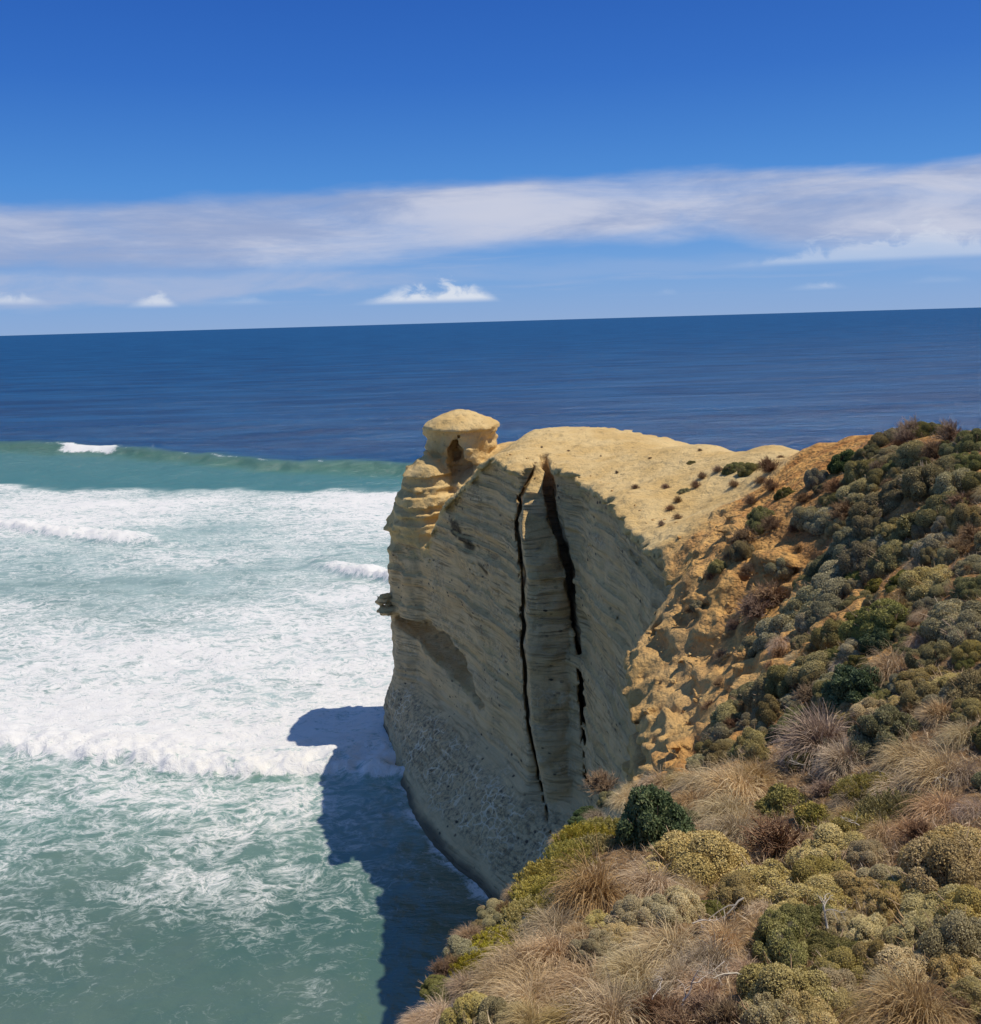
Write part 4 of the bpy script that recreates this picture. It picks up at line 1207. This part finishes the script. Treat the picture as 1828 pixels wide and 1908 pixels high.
PL = """
wire 1705 793 85 largest bare twiggy bush standing on the hill crest
moss 1729 797 52 green leafy tuft growing through the twiggy crest bush
wire 1772 806 60 crest
sage 1667 806 36 crest
sage 1644 816 34 crest
wire 1690 812 40 crest
moss 1815 818 50 crest
dark 1580 853 60 dark shrub at the lower edge of the rusty dirt track
sage 1610 872 52 high
sage 1524 887 46 small grey green bush alone beside the rusty dirt track
wire 1560 900 50 high
sage 1644 928 72 large rounded grey green dome above the rusty bare patch
sage 1705 834 62 high
sage 1656 842 46 high
sage 1727 885 64 high
sage 1686 896 52 high
sage 1772 857 62 high
moss 1806 853 50 high
sage 1780 898 62 high
sage 1814 890 52 high
wire 1640 872 40 high
wire 1745 840 50 high
sage 1539 951 60 flank
sage 1512 957 46 flank
wire 1580 951 62 flank
sage 1610 950 40 flank
sage 1663 978 50 middle
gold 1707 970 52 yellow green shrub just below the rusty bare patch
sage 1757 943 60 middle
straw 1810 958 62 middle
wire 1790 930 50 middle
moss 1418 960 58 bright olive bush capping the brown twigs on the orange slope
wire 1392 992 66 wide brown twiggy bush hanging on the orange slope
wire 1441 973 42 scarp
sage 1385 1022 36 scarp
sage 1584 1005 60 middle
sage 1605 1034 62 middle
moss 1550 1030 66 olive bush with a pointed top beside the orange slope
sage 1561 1066 78 middle
sage 1667 1030 72 grey green dome with a dark base left of the straw dome
straw 1742 1064 96 broad straw dome in the middle of the hillside at right
sage 1746 1003 60 middle
wire 1791 1015 62 middle
sage 1815 1040 50 middle
moss 1810 1085 60 middle
sage 1603 1111 48 small neat dome between grass and the olive bush
gold 1633 1088 36 small yellow green shrub above the neat grey dome
sage 1516 1109 76 flank
sage 1550 1126 62 flank
sage 1467 1158 76 flank
wire 1441 1101 92 largest brown twiggy bush at the edge of the orange slope
wire 1413 1126 80 brown twiggy bush leaning downhill over the orange slope
moss 1652 1143 110 broad olive bush with a green side in the hillside middle
dark 1640 1186 82 dark green shrub under the broad olive bush
sage 1554 1178 62 fringe
sage 1588 1201 56 fringe
sage 1528 1220 72 fringe
sage 1411 1194 48 fringe
sage 1500 1190 40 fringe
sage 1784 1131 88 middle
straw 1806 1169 72 middle
sage 1742 1209 70 middle
straw 1810 1207 62 middle
rose 1716 1188 52 brown tussock between the two olive and grey bushes
grass 1680 1125 60 tan tussock beside the broad olive bush
grass 1663 1238 78 tan tussock above the dark green hillside shrub
dark 1605 1270 112 largest dark green shrub on the lower hillside
sage 1471 1258 66 fringe
sage 1434 1276 62 fringe
wire 1516 1290 54 bare brown bush left of the largest dark green shrub
straw 1723 1250 72 rightside
straw 1772 1258 80 rightside
sage 1690 1260 50 rightside
sage 1366 1321 52 fringe
sage 1400 1334 52 fringe
sage 1403 1374 60 fringe
sage 1351 1365 48 fringe
sage 1306 1410 60 lowest grey green bush at the foot of the orange slope
sage 1411 1402 52 fringe
sage 1400 1290 56 fringe
sage 1340 1400 40 fringe
wire 1370 1345 46 fringe
sage 1330 1385 40 fringe
sage 1445 1318 56 fringe
dark 1455 1360 50 fringe
moss 1490 1330 50 fringe
moss 1287 860 14 plateau
wire 1185 907 16 plateau
wire 1242 906 18 plateau
wire 1264 930 22 plateau
wire 1212 853 8 plateau
wire 1305 838 10 plateau
moss 1366 866 34 neck
moss 1396 868 36 neck
wire 1437 866 46 neck
wire 1340 872 28 neck
wire 1298 902 24 plateau
wire 1310 886 20 plateau
wire 1234 975 18 plateau
wire 1264 962 20 plateau
wire 1250 945 18 plateau
moss 1275 912 16 plateau
wire 1441 904 36 neck
moss 1464 915 28 neck
wire 1403 930 30 neck
wire 1420 892 30 neck
wire 1456 850 14 small tuft at the end of the rusty track
wire 1370 900 26 neck
wire 1010 833 6 plateau
wire 1150 880 8 plateau
wire 1120 850 6 plateau
wire 1060 840 6 plateau
sage 1339 1051 30 scarp
wire 1328 1073 26 scarp
wire 1290 1133 24 scarp
sage 1300 1130 22 scarp
sage 1452 1043 50 grey bush standing alone low on the orange slope
wire 1490 1018 24 scarp
wire 1347 1269 30 scarp
wire 1395 1060 30 scarp
wire 1360 1035 26 scarp
wire 1375 1160 34 scarp
wire 1345 1215 26 scarp
wire 1325 1310 28 scarp
wire 1440 1235 30 scarp
wire 1480 985 26 scarp
wire 1500 925 32 scarp
lilac 1531 1359 150 large withered dome of greyish lilac twigs
lilac 1575 1398 108 withered twigs sprawling right of the large withered dome
moss 1494 1410 60 small olive cushion in front of the large withered dome
moss 1655 1346 122 olive bush right of the large withered dome
straw 1625 1318 52 rightside
straw 1674 1302 48 rightside
lilac 1757 1320 68 withered bush beneath the right hand cushions
sage 1723 1290 60 rightside
sage 1780 1290 62 rightside
sage 1814 1316 62 rightside
grass 1795 1363 82 tussock with green blades at the right edge
grass 1693 1404 100 rightside
rose 1750 1427 122 rightside
rose 1797 1434 90 rightside
rose 1757 1491 108 rightside
rose 1678 1452 86 rightside
rose 1812 1500 70 rightside
heath 1622 1455 76 rightside
heath 1667 1493 84 rightside
heath 1629 1515 82 rightside
heath 1600 1450 50 rightside
grass 1592 1485 66 rightside
grass 1584 1515 62 rightside
rose 1644 1547 66 rightside
rose 1690 1535 70 rightside
wire 1720 1549 68 brown wiry bush behind the big straw thicket
gold 1460 1483 100 yellow green shrub with rounded leaves right of the tan grass
gold 1520 1512 88 yellow green shrub with rounded leaves behind the wiry dome
wire 1540 1466 62 wiry bush tucked behind the yellow green shrub
wire 1449 1557 112 low brown wiry dome between grass and straw bushes
dark 1219 1530 160 largest dark green shrub near the cliff edge
moss 1262 1512 66 brownish green bush leaning on the dark cliff shrub
straw 1294 1585 148 lone straw cushion right of the dark cliff shrub
grass 1366 1455 132 meadow
grass 1309 1448 100 meadow
grass 1351 1500 116 meadow
grass 1366 1540 100 meadow
grass 1264 1448 72 meadow
grass 1225 1456 70 meadow
grass 1405 1440 80 meadow
grass 1290 1490 80 meadow
grass 1395 1520 70 meadow
grass 1166 1484 52 meadow
grass 1180 1466 44 meadow
straw 1546 1574 122 thicket
straw 1614 1583 80 thicket
straw 1426 1628 128 thicket
straw 1373 1656 88 leftmost cushion of the straw thicket with a dark hollow
straw 1539 1612 112 thicket
straw 1524 1651 132 thicket
straw 1648 1632 74 thicket
straw 1697 1653 102 thicket
straw 1787 1561 140 thicket
straw 1780 1613 150 thicket
straw 1727 1606 86 thicket
straw 1757 1675 118 thicket
straw 1812 1685 118 thicket
straw 1720 1715 118 thicket
straw 1789 1745 132 thicket
straw 1659 1677 88 thicket
straw 1600 1650 80 thicket
straw 1480 1690 100 thicket
moss 1460 1741 126 olive green bush on the left of the dead forked branch
moss 1548 1752 112 olive green bush behind the dead forked branch
moss 1509 1711 92 thicket
straw 1565 1707 84 thicket
straw 1620 1730 84 thicket
straw 1640 1786 94 thicket
straw 1688 1790 104 thicket
straw 1767 1794 98 thicket
straw 1814 1800 80 thicket
straw 1569 1798 82 thicket
straw 1479 1843 142 bottom
straw 1548 1839 98 bottom
straw 1434 1888 116 bottom
straw 1518 1884 120 bottom
straw 1567 1869 88 bottom
gold 1597 1862 54 small yellow green shrub beside the lowest straw bushes
grass 1701 1871 160 large tussock with splayed blades at lower right
grass 1663 1837 96 tussock above the large splayed tussock
straw 1810 1854 76 bottom
wire 1790 1880 70 bottom
grass 1620 1895 80 bottom
grass 1765 1900 90 bottom
grass 1104 1645 150 largest tan tussock with splayed blades near the cliff edge
grass 1212 1632 104 tan tussock below the dark cliff shrub
grass 1283 1651 66 lap
rose 1324 1636 76 lap
straw 1223 1685 86 lap
straw 1178 1696 70 lap
straw 1272 1677 78 lap
straw 1151 1734 54 lap
straw 1113 1707 50 lap
straw 1133 1750 54 lap
straw 1100 1766 58 grey straw cushion beside the dark hollow in the lower middle
lilac 1074 1730 52 withered twigs left of the lumpy bushes
grass 1242 1752 132 lap
grass 1351 1752 104 lap
rose 1321 1779 116 lap
grass 1178 1805 122 lap
rose 1264 1817 112 lap
grass 1163 1854 118 bottom
rose 1309 1839 106 lap
wire 1234 1873 104 bottom
wire 1320 1869 84 bottom
wire 1264 1897 104 bottom
wire 1360 1890 80 bottom
rose 1385 1800 80 lap
wire 1410 1820 60 lap
heath 1123 1530 58 strip
heath 1094 1550 64 strip
heath 1064 1579 70 strip
heath 1031 1612 76 strip
heath 1006 1642 74 strip
heath 989 1684 64 strip
heath 1024 1671 54 strip
heath 962 1727 64 strip
heath 930 1740 54 strip
heath 910 1766 64 strip
heath 895 1792 64 strip
heath 930 1773 58 strip
heath 1070 1600 60 strip
heath 1110 1565 60 strip
heath 1045 1640 60 strip
wire 1127 1454 70 brown bush with upright twigs on the brink by the shaded wall
sage 1140 1484 42 small grey green bush under the brown brink bush
dark 1094 1510 42 bright leafy shrub overhanging the cliff edge
dark 1075 1528 26 brink
rose 1110 1518 36 brink
grass 1028 1717 100 tan tussock between the olive strip and withered twigs
sage 923 1684 40 pale rounded bush poking out over the cliff edge
sage 913 1708 36 brink
wire 946 1691 46 brink
sage 897 1717 30 brink
lilac 874 1740 48 brink
sage 864 1768 56 brink
wire 828 1802 62 brink
moss 818 1832 54 brink
lilac 871 1832 66 brink
wire 850 1790 44 brink
rose 960 1660 40 brink
rose 1050 1560 34 brink
grass 963 1789 116 tan tussock below the olive strip
grass 979 1829 136 broad tan tussock low on the left of the foreground
rose 923 1825 110 greyish tussock at the left edge of the foreground
grass 1022 1766 96 tussock beside the withered twigs
straw 884 1875 84 bottom
sage 930 1881 74 bottom
rose 815 1884 76 bottom
rose 780 1897 54 bottom
grass 969 1862 96 bottom
grass 979 1894 96 bottom
sage 1025 1838 38 tiny grey bush in a dark gap between tussocks
grass 1087 1829 126 broad tussock in the middle of the lower foreground
grass 1120 1881 146 bottom
grass 1162 1812 100 lap
grass 1060 1895 100 bottom
"""
TODO = []
for ln in PL.strip().splitlines():
    f = ln.split(None, 4)
    kd, a, b, wd, lab = f[0], float(f[1]), float(f[2]), float(f[3]), f[4]
    TODO.append((kd, a, b, wd, lab))

# smaller bushes that fill the scrub between the ones above
fr = random.Random(21)
SCRUB = [(1600, 838), (1690, 790), (1828, 812), (1828, 1330), (1560, 1345), (1310, 1420), (1345, 1330), (1420, 1215), (1500, 1070), (1545, 965), (1520, 900)]
BARE = [(1705, 930, 62, 34), (1640, 1082, 44, 22), (1445, 1250, 40, 34), (1545, 862, 60, 26), (1668, 962, 34, 20), (1525, 1000, 30, 40), (1400, 1210, 50, 40), (1640, 1215, 34, 26)]
tries = 0
while tries < 6000:
    tries += 1
    a, b = fr.uniform(1300, 1828), fr.uniform(800, 1425)
    if poly_sd(np.array([a], np.float32), np.array([b], np.float32), SCRUB)[0] > -6:
        continue
    if any(((a - q[0]) / q[2]) ** 2 + ((b - q[1]) / q[3]) ** 2 < 1 for q in BARE):
        continue
    wd = fr.choice((fr.uniform(24, 44), fr.uniform(44, 84))) * (.8 + .35 * (b - 800) / 600)
    if any(math.hypot(a - q[1], (b - q[2]) * 1.25) < .31 * (wd + q[3]) for q in TODO):
        continue
    kd = fr.choices(('sage', 'straw', 'moss', 'wire', 'grass', 'rose'), (52, 8, 14, 17, 4, 5))[0]
    zn = 'high' if b < 925 else ('middle' if (b < 1230 and a > 1575) else ('rightside' if a > 1660 else ('flank' if b < 1150 else 'fringe')))
    TODO.append((kd, a, b, wd, zn))

tries = 0
while tries < 900:
    tries += 1
    a, b = fr.uniform(840, 1828), fr.uniform(1460, 1905)
    if a < 1320 - (b - 1460) * 1.15 + 20:
        continue
    wd = fr.uniform(26, 56)
    if any(math.hypot(a - q[1], (b - q[2]) * 1.15) < .36 * (wd + q[3]) for q in TODO):
        continue
    kd = fr.choices(('wire', 'lilac', 'sage', 'moss', 'straw', 'rose'), (34, 16, 14, 10, 14, 12))[0]
    zn = 'bottom' if b > 1815 else 'lap' if a < 1420 else 'thicket' if b > 1560 else 'rightside'
    TODO.append((kd, a, b, wd, zn))

for _ in range(420):
    a, b = fr.uniform(1840, 2230), fr.uniform(850, 1900)
    wd = fr.uniform(40, 84) * (.8 + .6 * (b - 850) / 1050)
    if any(math.hypot(a - q[1], (b - q[2]) * 1.2) < .36 * (wd + q[3]) for q in TODO):
        continue
    TODO.append((fr.choices(('sage', 'straw', 'moss', 'wire', 'grass', 'rose'), (30, 22, 12, 12, 12, 12))[0], a, b, wd, 'beyond'))

ORD = ('first', 'second', 'third', 'fourth', 'fifth', 'sixth', 'seventh', 'eighth', 'ninth')
groups = {}
for it in TODO:
    kd, a, b, wd, lab = it
    if lab in ZONE:
        groups.setdefault((kd, lab), []).append(it)
    else:
        plant(kd, a, b, wd * (1.22 if kd in ('sage', 'straw', 'moss', 'lilac') else 1.1), lab)
for (kd, zn), its in groups.items():
    base = LOOK[kd] + " " + ZONE[zn]
    grp = LOOK[kd].replace('bush', 'bushes').replace('tussock', 'tussocks').replace('shrub', 'shrubs').replace('clump', 'clumps') + " " + ZONE[zn]
    its.sort(key=lambda q: q[2])
    rows = max(1, math.ceil(len(its) / 5))
    for r_i in range(rows):
        row = sorted(its[r_i * len(its) // rows:(r_i + 1) * len(its) // rows], key=lambda q: q[1])
        rn = '' if rows == 1 else (('upper row' if r_i == 0 else 'lower row') if rows == 2 else ('top row' if r_i == 0 else 'bottom row' if r_i == rows - 1 else ORD[r_i] + ' row down'))
        for c_i, it in enumerate(row):
            if len(its) == 1:
                lab = base
            else:
                pos_ = 'only one' if len(row) == 1 else ('leftmost' if c_i == 0 else 'rightmost' if c_i == len(row) - 1 else ORD[c_i] + ' from left')
                lab = base + ', ' + (rn + ' ' if rn else '') + pos_
            plant(kd, it[1], it[2], it[3] * ((1.42 if it[2] < 1430 else 1.28) if kd in ('sage', 'straw', 'moss') else 1.4 if kd == 'heath' else 1.0 if kd in ('grass', 'rose') else 1.15), lab, grp if len(its) > 1 else None)

# ------------------------------------------------------------------ dead boughs
for i, (a, b, L, dirn, th, lab) in enumerate((
        (1385, 1700, 1.45, (-1, -.55, .12), .022, "bleached forked bough lying on brown grass under the straw thicket"),
        (1395, 1850, 1.0, (-1, .5, .10), .016, "grey crooked dead branch above the dark hollow near the bottom"),
        (1272, 1905, .62, (.1, .35, .5), .020, "short pale stick standing up at the bottom edge"),
        (1540, 1772, .70, (-.1, .2, 1.0), .018, "dead forked branch rising out of the olive bushes"),
        (1500, 1445, .9, (-1, -.1, .1), .014, "thin pale branch lying behind the yellow green shrub"),
        (1290, 1750, .7, (1, .5, .1), .014, "thin bleached twigs beside the forked bough"),
        (1370, 1715, 1.15, (-1, -.15, .05), .016, "second bleached bough reaching left beside the forked bough"),
        (1350, 1822, .8, (-1, -.6, .05), .012, "thin grey branch pointing downhill above the bottom edge"),
        (1215, 1895, .5, (.3, .6, .3), .012, "small bare twig left of the short pale stick"),
        (1600, 1560, .6, (-.6, -.3, .4), .010, "thin grey twig sticking out of the straw thicket's top"),
        (1775, 1480, .7, (-.8, .2, .25), .010, "thin grey twig among the tussocks at the right"))):
    x, y, z, dist = sight(a, b)
    o = link("dead_branch", branch_mesh("dead_branch", 40 + i, M_BLEACH, L, 3 if i < 2 else 2, th, .14, dirn), label=lab, category="branch")
    o.location = (x, y, z + (.25 if i in (3,) else .12))

# ------------------------------------------------------------------ ground cover between the plants
rc = np.random.default_rng(9)
N = 60000
cx_, cy_ = rc.uniform(-3, 26, N), rc.uniform(8, 62, N)
dens_ok = rc.uniform(0, 1, N) < np.where(cy_ < 34, 1.0, .7) * np.clip(14 / np.maximum(cy_, 10), .2, 1)
inside = poly_sd(cx_, cy_, UPPER) < -.15
wall_side = (cy_ < 33) | ((cx_ - 14) > (cy_ - 34) * .28)
k_ = dens_ok & inside & wall_side
cx_, cy_ = cx_[k_], cy_[k_]
ii = np.clip(((cx_ - gx[0]) / VX), 0, len(gx) - 2)
jj = np.clip(((cy_ - gy[0]) / VX), 0, len(gy) - 2)
a0, b0 = ii.astype(int), jj.astype(int)
fu, fv = ii - a0, jj - b0
cz_ = (H_TERRAIN[a0, b0] * (1 - fu) + H_TERRAIN[a0 + 1, b0] * fu) * (1 - fv) + (H_TERRAIN[a0, b0 + 1] * (1 - fu) + H_TERRAIN[a0 + 1, b0 + 1] * fu) * fv
n_ = len(cx_)
per = 6
Pb = np.repeat(np.stack([cx_, cy_, cz_ - .03], 1), per, 0) + rc.normal(0, .05, (n_ * per, 3)) * [1, 1, .1]
Ab = unit(rc.normal(size=(n_ * per, 3)) * [.8, .8, .3] + [-.25, -.2, .55])
Lb = rc.uniform(.10, .38, n_ * per)
link("ground_litter", leaves_mesh("ground_litter", Pb, Ab, Lb, np.full(n_ * per, .014), np.clip(rc.normal(.3, .25, n_ * per), 0, 1), M_ROSE, rc), kind="stuff")

# ------------------------------------------------------------------ loose stones on the slope and along the rim
def stone_mesh(seed):
    V0, F0 = _ICO
    r = np.random.default_rng(seed)
    d = V0.copy()
    for _ in range(9):
        n0 = unit(r.normal(size=3))
        lim = r.uniform(.55, .85)
        pr = d @ n0
        d = d - np.clip(pr - lim, 0, None)[:, None] * n0
    d = d * (1 + .10 * (vnoise(d[:, 0] * 4 + seed, d[:, 1] * 4, d[:, 2] * 4, seed)[:, None] - .5)) * [1, .8, .62]
    me = mesh_from("stone", d, F0, mat_land, {'soil': np.full(len(d), .1 + .15 * seed), 'crust': np.ones(len(d)), 'humus': np.zeros(len(d)), 'stain': np.zeros(len(d)), 'pitted': np.zeros(len(d))}, False)
    return me


stones = [stone_mesh(i) for i in range(5)]
sr = random.Random(3)
spots = []
for _ in range(215):
    spots.append((sr.uniform(1175, 1440), sr.uniform(960, 1420), sr.choice((3, 4, 5, 7, 9, 13)) * sr.uniform(.8, 1.2)))
for t_ in range(36):
    u_ = t_ / 35
    spots.append((925 + u_ * 330 + sr.uniform(-4, 4), float(np.interp(925 + u_ * 330, [925, 1005, 1085, 1170, 1255], [848, 866, 876, 936, 1036])) - sr.uniform(0, 7), sr.uniform(3, 8)))
for _ in range(40):
    u_ = sr.random()
    spots.append((820 + u_ * 100 + sr.uniform(-14, 14), 955 - u_ * 95 + sr.uniform(-22, 14), sr.uniform(4, 11)))
for i, (a, b, wd) in enumerate(spots):
    hit = sight(a, b)
    if hit is None:
        continue
    x, y, z, dist = hit
    if poly_sd(np.array([x], np.float32), np.array([y], np.float32), UPPER)[0] > -.5:
        continue
    o = link("stone", stones[i % 5], headland)
    s = .5 * wd * dist / 1830
    o.matrix_world = Matrix.Translation((x, y, z + s * .15)) @ Matrix.Rotation(sr.uniform(0, 6.28), 4, 'Z') @ Matrix.Rotation(sr.uniform(-.4, .4), 4, 'X') @ Matrix.Diagonal((s, s, s, 1))
